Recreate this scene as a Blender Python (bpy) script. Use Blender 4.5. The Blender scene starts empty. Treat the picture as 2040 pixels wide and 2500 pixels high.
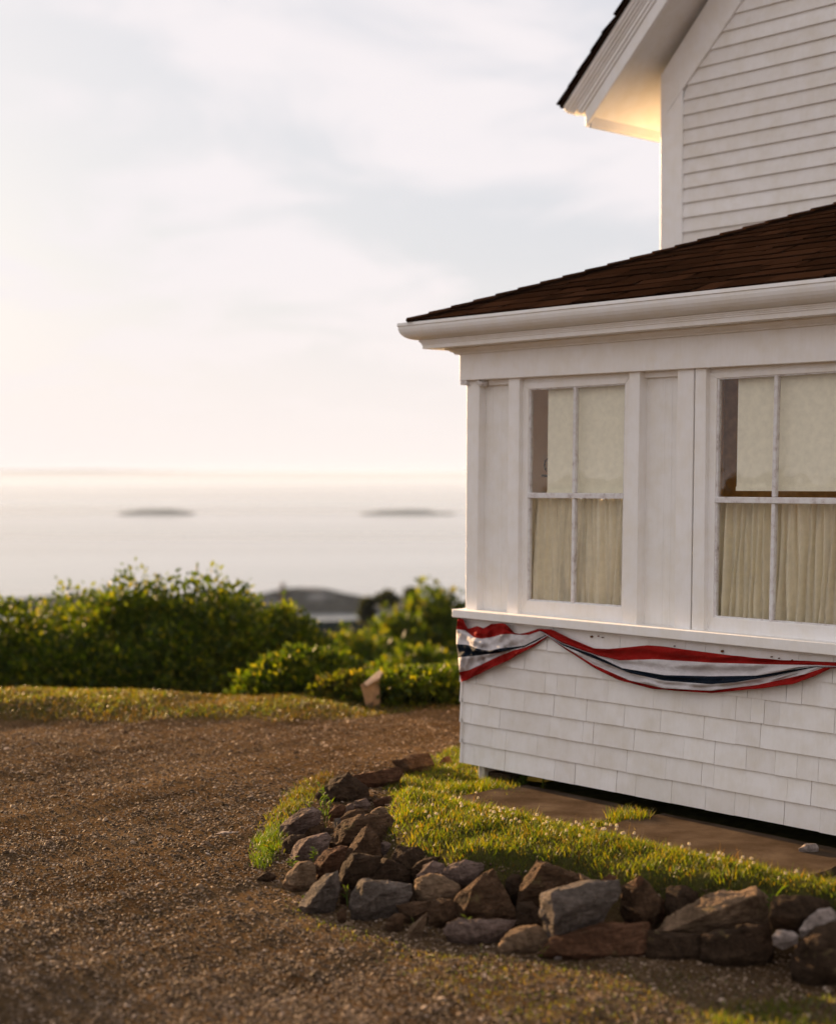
import bpy, bmesh, math, random
import numpy as np
from mathutils import Vector, Matrix, noise
R = math.radians
rng = np.random.default_rng(7)
random.seed(7)

# ------------------------------------------------------------------ camera
EYE = 1.7
F = 3890.0                    # focal length in photo pixels (photo 2040 x 2500)
CX, CY, HOR = 1020.0, 1250.0, 1157.0
PITCH = math.atan((CY - HOR) / F)
scene = bpy.context.scene
cam_d = bpy.data.cameras.new('camera'); cam = bpy.data.objects.new('camera', cam_d)
scene.collection.objects.link(cam); scene.camera = cam
cam_d.sensor_fit = 'HORIZONTAL'; cam_d.sensor_width = 55.0; cam_d.lens = F / 2040.0 * 55.0
cam_d.clip_start = 0.1; cam_d.clip_end = 60000
cam.location = (0, 0, EYE); cam.rotation_euler = (R(90) - PITCH, 0, 0)
cam_d.dof.use_dof = True; cam_d.dof.focus_distance = 7.4; cam_d.dof.aperture_fstop = 2.5

# ------------------------------------------------------------------ light
SUN_AZ, SUN_EL = 40.3, 12.0       # degrees left of the view axis, height above the horizon
sdir = Vector((-math.sin(R(SUN_AZ)) * math.cos(R(SUN_EL)), math.cos(R(SUN_AZ)) * math.cos(R(SUN_EL)), math.sin(R(SUN_EL))))
sl = bpy.data.lights.new('sun', 'SUN'); sl.energy = 5.0; sl.angle = R(0.6); sl.color = (1.0, 0.64, 0.33)
so = bpy.data.objects.new('sun', sl); scene.collection.objects.link(so)
so.rotation_euler = sdir.to_track_quat('Z', 'Y').to_euler(); so.location = (-20, 30, 20)
scene.view_settings.view_transform = 'Standard'; scene.view_settings.look = 'None'
scene.view_settings.exposure = 1.84; scene.view_settings.gamma = 1.0
scene.view_settings.use_curve_mapping = False

w = bpy.data.worlds.new('World'); scene.world = w; w.use_nodes = True
nt = w.node_tree; nd = nt.nodes; lk = nt.links
for n in list(nd): nd.remove(n)
def N_(tree, t, **kw):
    n = tree.nodes.new(t)
    for k, v in kw.items(): setattr(n, k, v)
    return n
out = N_(nt, 'ShaderNodeOutputWorld'); bg = N_(nt, 'ShaderNodeBackground'); bg.inputs['Strength'].default_value = 0.052
sky = N_(nt, 'ShaderNodeTexSky', sky_type='NISHITA'); sky.sun_disc = False
sky.sun_elevation = R(SUN_EL); sky.sun_rotation = R(-SUN_AZ); sky.dust_density = 2.0; sky.air_density = 1.0
geo = N_(nt, 'ShaderNodeTexCoord')
sep = N_(nt, 'ShaderNodeSeparateXYZ'); lk.new(geo.outputs['Generated'], sep.inputs[0])
# project the view direction on a cloud layer so streaks flatten towards the horizon
zc = N_(nt, 'ShaderNodeMath', operation='ADD'); lk.new(sep.outputs['Z'], zc.inputs[0]); zc.inputs[1].default_value = 0.16
zm = N_(nt, 'ShaderNodeMath', operation='MAXIMUM'); lk.new(zc.outputs[0], zm.inputs[0]); zm.inputs[1].default_value = 0.05
vd = N_(nt, 'ShaderNodeVectorMath', operation='DIVIDE'); lk.new(geo.outputs['Generated'], vd.inputs[0])
cmb = N_(nt, 'ShaderNodeCombineXYZ')
for i in range(3): lk.new(zm.outputs[0], cmb.inputs[i])
lk.new(cmb.outputs[0], vd.inputs[1])
mp = N_(nt, 'ShaderNodeMapping'); lk.new(vd.outputs[0], mp.inputs['Vector'])
mp.inputs['Rotation'].default_value = (0, 0, R(22)); mp.inputs['Scale'].default_value = (1.5, 1.5, 1.0); mp.inputs['Location'].default_value = (3.1, 0.7, 0)
n1 = N_(nt, 'ShaderNodeTexNoise'); lk.new(mp.outputs[0], n1.inputs['Vector'])
n1.inputs['Scale'].default_value = 1.6; n1.inputs['Detail'].default_value = 8; n1.inputs['Roughness'].default_value = 0.55; n1.inputs['Distortion'].default_value = 0.5
n2 = N_(nt, 'ShaderNodeTexNoise'); lk.new(mp.outputs[0], n2.inputs['Vector'])
n2.inputs['Scale'].default_value = 0.5; n2.inputs['Detail'].default_value = 3
na = N_(nt, 'ShaderNodeMath', operation='ADD'); lk.new(n1.outputs['Fac'], na.inputs[0]); lk.new(n2.outputs['Fac'], na.inputs[1])
cr = N_(nt, 'ShaderNodeMapRange', interpolation_type='SMOOTHSTEP'); lk.new(na.outputs[0], cr.inputs['Value'])
cr.inputs['From Min'].default_value = 0.84; cr.inputs['From Max'].default_value = 1.12
cr.inputs['To Min'].default_value = 0.12; cr.inputs['To Max'].default_value = 0.95
# more veil towards the horizon
hz = N_(nt, 'ShaderNodeMapRange', interpolation_type='SMOOTHSTEP'); lk.new(sep.outputs['Z'], hz.inputs['Value'])
hz.inputs['From Min'].default_value = 0.0; hz.inputs['From Max'].default_value = 0.17; hz.inputs['To Min'].default_value = 1.0; hz.inputs['To Max'].default_value = 0.0
veil = N_(nt, 'ShaderNodeMath', operation='MAXIMUM'); lk.new(cr.outputs[0], veil.inputs[0]); lk.new(hz.outputs[0], veil.inputs[1])
ccol = N_(nt, 'ShaderNodeMixRGB'); lk.new(hz.outputs[0], ccol.inputs['Fac'])
ccol.inputs[1].default_value = (5.1, 4.8, 4.88, 1); ccol.inputs[2].default_value = (5.35, 4.88, 4.68, 1)
hs = N_(nt, 'ShaderNodeMixRGB'); hs.inputs['Fac'].default_value = 0.86
lk.new(sky.outputs[0], hs.inputs[1]); hs.inputs[2].default_value = (3.85, 3.85, 4.1, 1)
mixc = N_(nt, 'ShaderNodeMixRGB'); lk.new(veil.outputs[0], mixc.inputs['Fac'])
lk.new(hs.outputs[0], mixc.inputs[1]); lk.new(ccol.outputs[0], mixc.inputs[2])
lk.new(mixc.outputs[0], bg.inputs['Color']); lk.new(bg.outputs[0], out.inputs[0])
scene.cycles.max_bounces = 8; scene.cycles.transparent_max_bounces = 16; scene.cycles.volume_bounces = 2
scene.cycles.use_denoising = True

# ------------------------------------------------------------------ geometry helpers
def ray(px, py):
    d = Vector(((px - CX) / F, 1.0, (CY - py) / F))
    c, s = math.cos(-PITCH), math.sin(-PITCH)
    return Vector((d.x, d.y * c - d.z * s, d.y * s + d.z * c))
FR = {'F': (1050, 880, .5703), 'G': (1050, 1450, .5703), 'R': (950, 600, .6279), 'T': (1300, 0, .4263),
      'A': (600, 1850, .2304), 'B': (550, 1800, .432), 'D': (950, 2000, .288), 'E': (1250, 1850, .455),
      'H': (1100, 1500, .1728), 'C': (1120, 1780, .2304), 'L': (0, 1350, .6624), 'S': (0, 0, 1.0)}
def PX(fr, x, y):
    a, b, s = FR[fr]; return a + x * s, b + y * s
AZ = math.atan(3495.0 / F)
U = Vector((math.sin(AZ), -math.cos(AZ), 0)); NV = Vector((-math.cos(AZ), -math.sin(AZ), 0)); ZV = Vector((0, 0, 1))
P0 = Vector(((1137 - CX) / F * 8.84, 8.84, 0))
def W(u, v, z): return P0 + U * u + NV * v + ZV * z
def FZ(fr, x, y, v=0.0):
    """photo point on the vertical plane v metres in front of the porch wall -> (u, z)"""
    d = ray(*PX(fr, x, y)); o = Vector((0, 0, EYE))
    t = (v - (o - P0).dot(NV)) / d.dot(NV)
    p = o + d * t
    return (p - P0).dot(U), p.z
def AT(px, py, depth):
    d = ray(px, py); return Vector((0, 0, EYE)) + d * (depth / d.y)

def new_obj(name, me, mats, parent=None):
    o = bpy.data.objects.new(name, me)
    for m in (mats if isinstance(mats, (list, tuple)) else [mats]): me.materials.append(m)
    scene.collection.objects.link(o)
    if parent is not None:
        o.parent = parent; o.matrix_parent_inverse = Matrix.Translation(-root_loc(parent))
    return o
def root_loc(p):
    l = Vector(p.location)
    return l if p.parent is None else (Vector((0, 0, 0)) if p.get('_w') is None else l)
def tag(o, label=None, cat=None, group=None, kind=None):
    if label: o['label'] = label
    if cat: o['category'] = cat
    if group: o['group'] = group
    if kind: o['kind'] = kind
    return o
def empty(name, loc):
    o = bpy.data.objects.new(name, None); o.empty_display_size = .1; scene.collection.objects.link(o); o.location = loc
    return o
class MB:
    def __init__(s): s.v = []; s.f = []; s.m = []; s.mi = 0
    def quad(s, a, b, c, d): s.poly([a, b, c, d])
    def poly(s, pts):
        n = len(s.v); s.v += [tuple(p) for p in pts]; s.f.append(tuple(range(n, n + len(pts)))); s.m.append(s.mi)
    def prism(s, front, back):
        n = len(front); k = len(s.v); s.v += [tuple(p) for p in front] + [tuple(p) for p in back]
        s.f.append(tuple(range(k, k + n))); s.f.append(tuple(range(k + 2 * n - 1, k + n - 1, -1)))
        for i in range(n): j = (i + 1) % n; s.f.append((k + i, k + n + i, k + n + j, k + j))
        s.m += [s.mi] * (n + 2)
    def uz(s, poly, v0, v1):           # polygon in the facade plane, between two depths
        s.prism([W(u, v1, z) for u, z in poly], [W(u, v0, z) for u, z in poly])
    def box(s, u0, u1, v0, v1, z0, z1): s.uz([(u0, z0), (u1, z0), (u1, z1), (u0, z1)], v0, v1)
    def tube(s, pts, r, n=8, caps=True):
        pts = [Vector(p) for p in pts]; k = len(s.v); m = len(pts)
        rr = r if isinstance(r, (list, tuple)) else [r] * m
        for i, p in enumerate(pts):
            t = (pts[min(i + 1, m - 1)] - pts[max(i - 1, 0)]).normalized()
            a = t.orthogonal().normalized() if abs(t.z) < .95 else Vector((1, 0, 0)).cross(t).normalized()
            b = t.cross(a)
            for j in range(n):
                an = 2 * math.pi * j / n; s.v.append(tuple(p + (a * math.cos(an) + b * math.sin(an)) * rr[i]))
        for i in range(m - 1):
            for j in range(n):
                q = (j + 1) % n; s.f.append((k + i * n + j, k + i * n + q, k + (i + 1) * n + q, k + (i + 1) * n + j)); s.m.append(s.mi)
        if caps:
            s.f.append(tuple(k + j for j in range(n - 1, -1, -1))); s.f.append(tuple(k + (m - 1) * n + j for j in range(n))); s.m += [s.mi] * 2
    def build(s, name, mats, parent=None, bevel=0, smooth=False, origin=None):
        me = bpy.data.meshes.new(name); vs = s.v
        if origin is not None: vs = [tuple(Vector(p) - origin) for p in vs]
        me.from_pydata(vs, [], s.f); me.validate()
        o = new_obj(name, me, mats, parent)
        if origin is not None: o.location = origin
        if len(set(s.m)) > 1: me.polygons.foreach_set('material_index', s.m[:len(me.polygons)])
        bm = bmesh.new(); bm.from_mesh(me); bmesh.ops.recalc_face_normals(bm, faces=bm.faces); bm.to_mesh(me); bm.free()
        if smooth: me.polygons.foreach_set('use_smooth', [True] * len(me.polygons))
        if bevel:
            b = o.modifiers.new('bevel', 'BEVEL'); b.width = bevel; b.segments = 2; b.limit_method = 'ANGLE'; b.angle_limit = R(40)
        return o
def np_mesh(name, verts, faces_flat, per, mats, parent=None, mat_index=None, smooth=False):
    me = bpy.data.meshes.new(name); nv = len(verts); nf = len(faces_flat) // per
    me.vertices.add(nv); me.vertices.foreach_set('co', np.asarray(verts, np.float32).ravel())
    me.loops.add(nf * per); me.loops.foreach_set('vertex_index', np.asarray(faces_flat, np.int32))
    me.polygons.add(nf); me.polygons.foreach_set('loop_start', np.arange(nf, dtype=np.int32) * per)
    me.polygons.foreach_set('loop_total', np.full(nf, per, np.int32))
    if mat_index is not None: me.polygons.foreach_set('material_index', np.asarray(mat_index, np.int32))
    me.polygons.foreach_set('use_smooth', np.full(nf, smooth, bool))
    me.update(calc_edges=True); me.validate()
    return new_obj(name, me, mats, parent)

# ------------------------------------------------------------------ materials
SPEC = {'far_land': 0.0, 'dark_scrub_hill': 0.0, 'headland_rock': 0.0, 'islet_rock': 0.0, 'bark': .05, 'sea_water': 1.0, 'white_paint': .3, 'bayberry_leaf': .3, 'painted_wood_shingle': .25, 'field_rock': .05, 'pebble': .12, 'ground_soil': 0.0, 'old_concrete': .0, 'brown_asphalt_shingle': .0}
def mat(name):
    m = bpy.data.materials.new(name); m.use_nodes = True; t = m.node_tree
    for n in list(t.nodes): t.nodes.remove(n)
    o = N_(t, 'ShaderNodeOutputMaterial'); b = N_(t, 'ShaderNodeBsdfPrincipled'); t.links.new(b.outputs[0], o.inputs[0])
    b.inputs['Specular IOR Level'].default_value = SPEC.get(name, .12 if name not in ('white_trim_paint', 'gutter_enamel') else .4)
    return m, t, b, o
def noise_n(t, scale, detail=4, rough=.5, vec=None, dist=0, coord='Object', stretch=None):
    n = N_(t, 'ShaderNodeTexNoise'); n.inputs['Scale'].default_value = scale; n.inputs['Detail'].default_value = detail
    n.inputs['Roughness'].default_value = rough; n.inputs['Distortion'].default_value = dist
    c = N_(t, 'ShaderNodeTexCoord'); src = c.outputs[coord]
    if stretch:
        mpn = N_(t, 'ShaderNodeMapping'); mpn.inputs['Scale'].default_value = stretch; t.links.new(src, mpn.inputs[0]); src = mpn.outputs[0]
    t.links.new(vec or src, n.inputs['Vector']); return n.outputs['Fac']
def ramp(t, fac, stops):
    r = N_(t, 'ShaderNodeValToRGB'); t.links.new(fac, r.inputs[0]); e = r.color_ramp.elements
    while len(e) < len(stops): e.new(.5)
    for i, (p, c) in enumerate(stops): e[i].position = p; e[i].color = (*c, 1)
    return r.outputs[0]
def mixc_(t, fac, a, b, mode='MIX'):
    m = N_(t, 'ShaderNodeMixRGB', blend_type=mode)
    for i, x in ((0, fac), (1, a), (2, b)):
        if isinstance(x, (int, float)): m.inputs[i].default_value = x
        elif isinstance(x, tuple): m.inputs[i].default_value = (*x, 1)
        else: t.links.new(x, m.inputs[i])
    return m.outputs[0]
def bump(t, b, h, strength=.3, dist=.01):
    n = N_(t, 'ShaderNodeBump'); n.inputs['Strength'].default_value = strength; n.inputs['Distance'].default_value = dist
    t.links.new(h, n.inputs['Height'])
    if b.inputs['Normal'].is_linked: t.links.new(b.inputs['Normal'].links[0].from_socket, n.inputs['Normal'])
    t.links.new(n.outputs[0], b.inputs['Normal'])
def paint(name, col=(.86, .84, .81), dirt=.07, rough=.45, grain=(1, 1, .15), bs=.35):
    m, t, b, o = mat(name)
    f1 = noise_n(t, 9, 5, .6); f2 = noise_n(t, 60, 4, .6, stretch=grain)
    c1 = tuple(x * (1 - dirt) * y for x, y in zip(col, (1, .97, .9)))
    c = ramp(t, f1, [(.25, c1), (.6, col)]); c = mixc_(t, .06, c, ramp(t, f2, [(.3, (.5, .48, .44)), (.6, (1, 1, 1))]), 'MULTIPLY')
    t.links.new(c, b.inputs['Base Color']); b.inputs['Roughness'].default_value = rough
    if name == 'painted_wood_shingle':
        gi = N_(t, 'ShaderNodeNewGeometry'); c = mixc_(t, 1.0, c, ramp(t, gi.outputs['Random Per Island'], [(0, (.90, .885, .87)), (1, (1, 1, 1))]), 'MULTIPLY'); t.links.new(c, b.inputs['Base Color'])
    bump(t, b, noise_n(t, 90, 4, .6, stretch=grain), bs, .004)
    return m
M = {}
M['paint'] = paint('white_paint'); M['trim'] = paint('white_trim_paint', (.87, .85, .83), .06, .4)
M['shingle_paint'] = paint('painted_wood_shingle', (.85, .825, .80), .1, .6, (1, 1, .1), .9)
M['gutter'] = paint('gutter_enamel', (.82, .81, .8), .05, .55, (1, 1, 1), .05)
def weathered():
    m, t, b, o = mat('weathered_sash_paint')
    f = noise_n(t, 26, 4, .6); c = ramp(t, f, [(.28, (.45, .40, .37)), (.42, (.66, .62, .61)), (.6, (.75, .74, .73))])
    t.links.new(c, b.inputs['Base Color']); b.inputs['Roughness'].default_value = .7; bump(t, b, f, .5, .004); return m
M['sash'] = weathered()
def plain(name, col, rough=.7, var=.25, scale=20, bs=.3, metal=0):
    m, t, b, o = mat(name); f = noise_n(t, scale, 5, .6)
    t.links.new(ramp(t, f, [(.3, tuple(x * (1 - var) for x in col)), (.7, tuple(min(1, x * (1 + var)) for x in col))]), b.inputs['Base Color'])
    b.inputs['Roughness'].default_value = rough; b.inputs['Metallic'].default_value = metal; bump(t, b, f, bs, .005); return m
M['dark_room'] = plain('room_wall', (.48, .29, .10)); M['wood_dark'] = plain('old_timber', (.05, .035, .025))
M['post'] = plain('worn_white_post', (.62, .58, .52)); M['reflection_dark'] = plain('dark_scroll_reflection', (.03, .02, .015))
M['bark'] = plain('bark', (.07, .05, .035), .9); M['sign_wood'] = plain('tan_board', (.20, .13, .075)); M['sign_top'] = plain('pale_board', (.45, .37, .32))
def roof_mat():
    m, t, b, o = mat('brown_asphalt_shingle'); g = N_(t, 'ShaderNodeNewGeometry')
    c = ramp(t, g.outputs['Random Per Island'], [(0, (.011, .0058, .0036)), (.5, (.018, .0090, .0054)), (1, (.026, .0135, .0085))])
    sp = noise_n(t, 500, 2, .5); c = mixc_(t, .55, c, ramp(t, sp, [(.35, (.25, .22, .2)), (.65, (1.5, 1.4, 1.3))]), 'MULTIPLY')
    t.links.new(c, b.inputs['Base Color']); b.inputs['Roughness'].default_value = .95; bump(t, b, sp, .6, .003); return m
M['roof'] = roof_mat()
def glass():
    m, t, b, o = mat('window_glass'); t.nodes.remove(b)
    tr = N_(t, 'ShaderNodeBsdfTransparent'); tr.inputs[0].default_value = (.99, .98, .95, 1); gl = N_(t, 'ShaderNodeBsdfGlossy'); gl.inputs['Roughness'].default_value = .02
    fr = N_(t, 'ShaderNodeLayerWeight'); fr.inputs['Blend'].default_value = .5; pw = N_(t, 'ShaderNodeMath', operation='POWER'); t.links.new(fr.outputs['Facing'], pw.inputs[0]); pw.inputs[1].default_value = 4; ma = N_(t, 'ShaderNodeMath', operation='MULTIPLY_ADD'); t.links.new(pw.outputs[0], ma.inputs[0]); ma.inputs[1].default_value = .8; ma.inputs[2].default_value = .06; mx = N_(t, 'ShaderNodeMixShader')
    bn = N_(t, 'ShaderNodeBump'); bn.inputs['Strength'].default_value = .08; bn.inputs['Distance'].default_value = .02; t.links.new(noise_n(t, 5, 2), bn.inputs['Height'])
    t.links.new(bn.outputs[0], gl.inputs['Normal']); t.links.new(bn.outputs[0], fr.inputs['Normal'])
    t.links.new(ma.outputs[0], mx.inputs[0]); t.links.new(tr.outputs[0], mx.inputs[1]); t.links.new(gl.outputs[0], mx.inputs[2]); t.links.new(mx.outputs[0], o.inputs[0]); return m
M['glass'] = glass()
def cloth(name, col, transl=.4, weave=900, rough=.8, sheer=0.0, wr=.95):
    m, t, b, o = mat(name)
    f = noise_n(t, 30, 4, .6); c = ramp(t, f, [(.3, tuple(x * .88 for x in col)), (.7, col)])
    t.links.new(c, b.inputs['Base Color']); b.inputs['Roughness'].default_value = rough; b.inputs['Specular IOR Level'].default_value = .08
    bump(t, b, noise_n(t, weave, 2), .15, .001); bump(t, b, noise_n(t, 45, 4, .6), .3, .006); bump(t, b, noise_n(t, 12, 4, .6), wr, .03)
    tl = N_(t, 'ShaderNodeBsdfTranslucent'); t.links.new(c, tl.inputs[0]); mx = N_(t, 'ShaderNodeMixShader'); mx.inputs[0].default_value = transl
    t.links.new(b.outputs[0], mx.inputs[1]); t.links.new(tl.outputs[0], mx.inputs[2]); last = mx.outputs[0]
    if sheer:
        tp = N_(t, 'ShaderNodeBsdfTransparent'); m2 = N_(t, 'ShaderNodeMixShader'); m2.inputs[0].default_value = sheer
        t.links.new(last, m2.inputs[1]); t.links.new(tp.outputs[0], m2.inputs[2]); last = m2.outputs[0]
    t.links.new(last, o.inputs[0]); return m
M['curtain'] = cloth('cream_sheer', (.97, .90, .72), .15, 700, .9, .03, 0); M['shade'] = cloth('roller_shade', (.95, .92, .77), .1, wr=0)
M['red'] = cloth('red_cotton', (.33, .012, .009), .25); M['white_c'] = cloth('white_cotton', (.74, .70, .70), .3); M['navy'] = cloth('navy_cotton', (.004, .009, .017), .0)
def foliage(name, stops, transl=.5, rough=.45, spec=.3):
    m, t, b, o = mat(name); g = N_(t, 'ShaderNodeNewGeometry'); c = ramp(t, g.outputs['Random Per Island'], stops)
    t.links.new(c, b.inputs['Base Color']); b.inputs['Roughness'].default_value = rough; b.inputs['Specular IOR Level'].default_value = spec
    tl = N_(t, 'ShaderNodeBsdfTranslucent'); t.links.new(mixc_(t, 1.0, c, (3.2, 2.8, .55), 'MULTIPLY'), tl.inputs[0])
    mx = N_(t, 'ShaderNodeMixShader'); mx.inputs[0].default_value = transl
    t.links.new(b.outputs[0], mx.inputs[1]); t.links.new(tl.outputs[0], mx.inputs[2]); t.links.new(mx.outputs[0], o.inputs[0]); return m
M['leaf'] = foliage('bayberry_leaf', [(0, (.010, .020, .003)), (.5, (.022, .040, .004)), (.85, (.050, .068, .006)), (1, (.085, .085, .009))], .5, .5, .15)
M['leaf2'] = foliage('olive_leaf', [(0, (.016, .026, .003)), (.5, (.035, .044, .005)), (1, (.085, .07, .009))], .5)
M['leaf_far'] = foliage('dark_far_leaf', [(0, (.010, .017, .006)), (1, (.025, .027, .010))], .35)
M['grass'] = foliage('lawn_grass', [(0, (.024, .048, .004)), (.45, (.045, .070, .006)), (.80, (.080, .082, .009)), (.97, (.10, .075, .014)), (1, (.11, .055, .016))], .55)
M['grass_bright'] = foliage('bright_weed', [(0, (.024, .055, .005)), (1, (.05, .085, .008))], .45)
M['dry_grass'] = foliage('dry_grass', [(0, (.020, .028, .004)), (.5, (.044, .040, .007)), (1, (.075, .042, .012))], .45)
M['clover'] = foliage('clover_blossom', [(0, (.34, .33, .40)), (1, (.46, .44, .55))], .2)
M['stem'] = foliage('stem', [(0, (.07, .12, .02)), (1, (.1, .14, .03))], .3)
def pebble_mat():
    m, t, b, o = mat('pebble'); g = N_(t, 'ShaderNodeNewGeometry')
    c = ramp(t, g.outputs['Random Per Island'], [(0, (.032, .020, .010)), (.45, (.088, .057, .034)), (.8, (.16, .11, .07)), (.97, (.27, .20, .14)), (1, (.40, .32, .26))])
    f = noise_n(t, 120, 3); c = mixc_(t, .4, c, ramp(t, f, [(.3, (.5, .48, .45)), (.7, (1.3, 1.2, 1.15))]), 'MULTIPLY')
    t.links.new(c, b.inputs['Base Color']); b.inputs['Roughness'].default_value = .75; bump(t, b, f, .4, .002); return m
M['pebble'] = pebble_mat()
def rock_mat():
    m, t, b, o = mat('field_rock'); oi = N_(t, 'ShaderNodeObjectInfo')
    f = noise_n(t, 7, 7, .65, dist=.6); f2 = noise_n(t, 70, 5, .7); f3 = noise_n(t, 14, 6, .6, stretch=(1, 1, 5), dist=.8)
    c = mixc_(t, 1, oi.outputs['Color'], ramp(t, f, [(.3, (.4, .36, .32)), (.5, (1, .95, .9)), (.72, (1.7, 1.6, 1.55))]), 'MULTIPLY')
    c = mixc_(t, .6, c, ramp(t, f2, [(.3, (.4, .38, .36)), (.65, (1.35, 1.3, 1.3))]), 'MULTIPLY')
    li = ramp(t, noise_n(t, 11, 5, .65), [(.60, (0, 0, 0)), (.72, (1, 1, 1))]); c = mixc_(t, li, c, (.13, .10, .045))
    t.links.new(c, b.inputs['Base Color']); b.inputs['Roughness'].default_value = .85
    bump(t, b, f2, 1.0, .012); bump(t, b, f3, .9, .03); return m
M['rock'] = rock_mat()
def ground_mat():
    m, t, b, o = mat('ground_soil'); at = N_(t, 'ShaderNodeAttribute', attribute_name='green')
    f = noise_n(t, 1.1, 5, .55); f2 = noise_n(t, 160, 5, .75); f3 = noise_n(t, 12, 4, .6)
    soil = ramp(t, f, [(.3, (.048, .029, .014)), (.6, (.112, .074, .040)), (.8, (.175, .122, .070))])
    soil = mixc_(t, .7, soil, ramp(t, f2, [(.3, (.4, .38, .36)), (.65, (1.45, 1.35, 1.25))]), 'MULTIPLY')
    turf = ramp(t, f3, [(.3, (.025, .028, .008)), (.7, (.075, .07, .02))])
    am = N_(t, 'ShaderNodeMath', operation='MULTIPLY_ADD'); t.links.new(f3, am.inputs[0]); am.inputs[1].default_value = .7; am.inputs[2].default_value = -.35
    ad = N_(t, 'ShaderNodeMath', operation='ADD', use_clamp=True); t.links.new(at.outputs['Fac'], ad.inputs[0]); t.links.new(am.outputs[0], ad.inputs[1])
    t.links.new(mixc_(t, ad.outputs[0], soil, turf), b.inputs['Base Color']); b.inputs['Roughness'].default_value = .95
    bump(t, b, f2, .9, .012); bump(t, b, noise_n(t, 30, 5, .7), .6, .03); return m
M['ground'] = ground_mat()
def slab_mat():
    m, t, b, o = mat('old_concrete'); f = noise_n(t, 4, 5, .6); f2 = noise_n(t, 220, 4, .7)
    c = ramp(t, f, [(.3, (.040, .028, .018)), (.5, (.072, .052, .036)), (.72, (.11, .083, .060))]); c = mixc_(t, .6, c, ramp(t, f2, [(.3, (.5, .48, .44)), (.7, (1.3, 1.25, 1.2))]), 'MULTIPLY')
    t.links.new(c, b.inputs['Base Color']); b.inputs['Roughness'].default_value = .9; bump(t, b, f2, .7, .004); return m
M['slab'] = slab_mat()
def sea_mat():
    m, t, b, o = mat('sea_water'); b.inputs['Base Color'].default_value = (.22, .25, .27, 1); b.inputs['Roughness'].default_value = .22
    b.inputs['IOR'].default_value = 1.33; b.inputs['Specular IOR Level'].default_value = 1.0
    c = N_(t, 'ShaderNodeTexCoord'); mpn = N_(t, 'ShaderNodeMapping'); mpn.inputs['Scale'].default_value = (.02, .05, 1); t.links.new(c.outputs['Object'], mpn.inputs[0])
    n = N_(t, 'ShaderNodeTexNoise'); n.inputs['Scale'].default_value = 1; n.inputs['Detail'].default_value = 6; t.links.new(mpn.outputs[0], n.inputs[0])
    bn = N_(t, 'ShaderNodeBump'); bn.inputs['Strength'].default_value = .25; bn.inputs['Distance'].default_value = 1.5; t.links.new(n.outputs['Fac'], bn.inputs['Height']); t.links.new(bn.outputs[0], b.inputs['Normal'])
    mp2 = N_(t, 'ShaderNodeMapping'); mp2.inputs['Scale'].default_value = (.0006, .004, 1); t.links.new(c.outputs['Object'], mp2.inputs[0])
    n2_ = N_(t, 'ShaderNodeTexNoise'); n2_.inputs['Scale'].default_value = 1; n2_.inputs['Detail'].default_value = 3; t.links.new(mp2.outputs[0], n2_.inputs[0])
    t.links.new(ramp(t, n2_.outputs['Fac'], [(.35, (.18, .18, .18)), (.65, (.32, .32, .32))]), b.inputs['Roughness']); return m
M['sea'] = sea_mat()
M['islet'] = plain('islet_rock', (.10, .11, .10), .95, .4, .05, .5); M['far_land'] = plain('far_land', (.015, .02, .018), .95, .5, .05, .5); M['scrub'] = plain('dark_scrub_hill', (.006, .010, .011), .95, .5, .5, .6)
def headland_mat():
    m, t, b, o = mat('headland_rock'); f = noise_n(t, .11, 6, .7)
    t.links.new(ramp(t, f, [(.35, (.006, .009, .008)), (.52, (.012, .015, .015)), (.60, (.10, .10, .10)), (.7, (.16, .155, .15))]), b.inputs['Base Color']); b.inputs['Roughness'].default_value = 1; return m
M['headland'] = headland_mat()

# ------------------------------------------------------------------ ground height
def sstep(a, b, x): t = np.clip((x - a) / (b - a), 0, 1); return t * t * (3 - 2 * t)
def gpt(px, py, z=0.0):
    d = ray(px, py); t = (z - EYE) / d.z; return (d.x * t, d.y * t)
LAWN = [gpt(*p) for p in [(1150, 1806), (1060, 1850), (985, 1895), (945, 1935), (975, 1965)]] + \
       [gpt(*p, .14) for p in [(958, 2020), (1005, 2068), (1100, 2108), (1250, 2116), (1400, 2128), (1480, 2150), (1600, 2172), (1850, 2196), (2080, 2232)]] + \
       [(3.2, 4.6), (4.5, 3.8), (6.5, 3.5), (7, 12), (1.2, 12)]
LAWN = np.array(LAWN)
def sdist(x, y, P):
    x = np.asarray(x, float); y = np.asarray(y, float); d = np.full(x.shape, 1e9); ins = np.zeros(x.shape, bool); n = len(P)
    for i in range(n):
        ax, ay = P[i]; bx, by = P[(i + 1) % n]; ex, ey = bx - ax, by - ay
        t = np.clip(((x - ax) * ex + (y - ay) * ey) / (ex * ex + ey * ey), 0, 1)
        d = np.minimum(d, np.hypot(x - ax - t * ex, y - ay - t * ey))
        c = ((ay > y) != (by > y)) & (x < (bx - ax) * (y - ay) / (by - ay + 1e-12) + ax); ins ^= c
    return np.where(ins, d, -d)
def wob(x, y, s=1.0, o=0.0):
    return (np.sin(x * 1.3 * s + 1.7 + o) * np.cos(y * 1.7 * s - .6 + o) + .5 * np.sin(x * 3.1 * s - y * 2.3 * s + o) + .25 * np.sin(x * 7.3 * s + y * 6.1 * s + 2 * o)) / 1.75
def EDGE(x): return 10.95 + .15 * x + .12 * np.sin(x * 1.7 + .5) + .06 * np.sin(x * 4.1)
def facade_v(x, y): return (x - P0.x) * NV.x + (y - P0.y) * NV.y
def facade_u(x, y): return (x - P0.x) * U.x + (y - P0.y) * U.y
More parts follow.
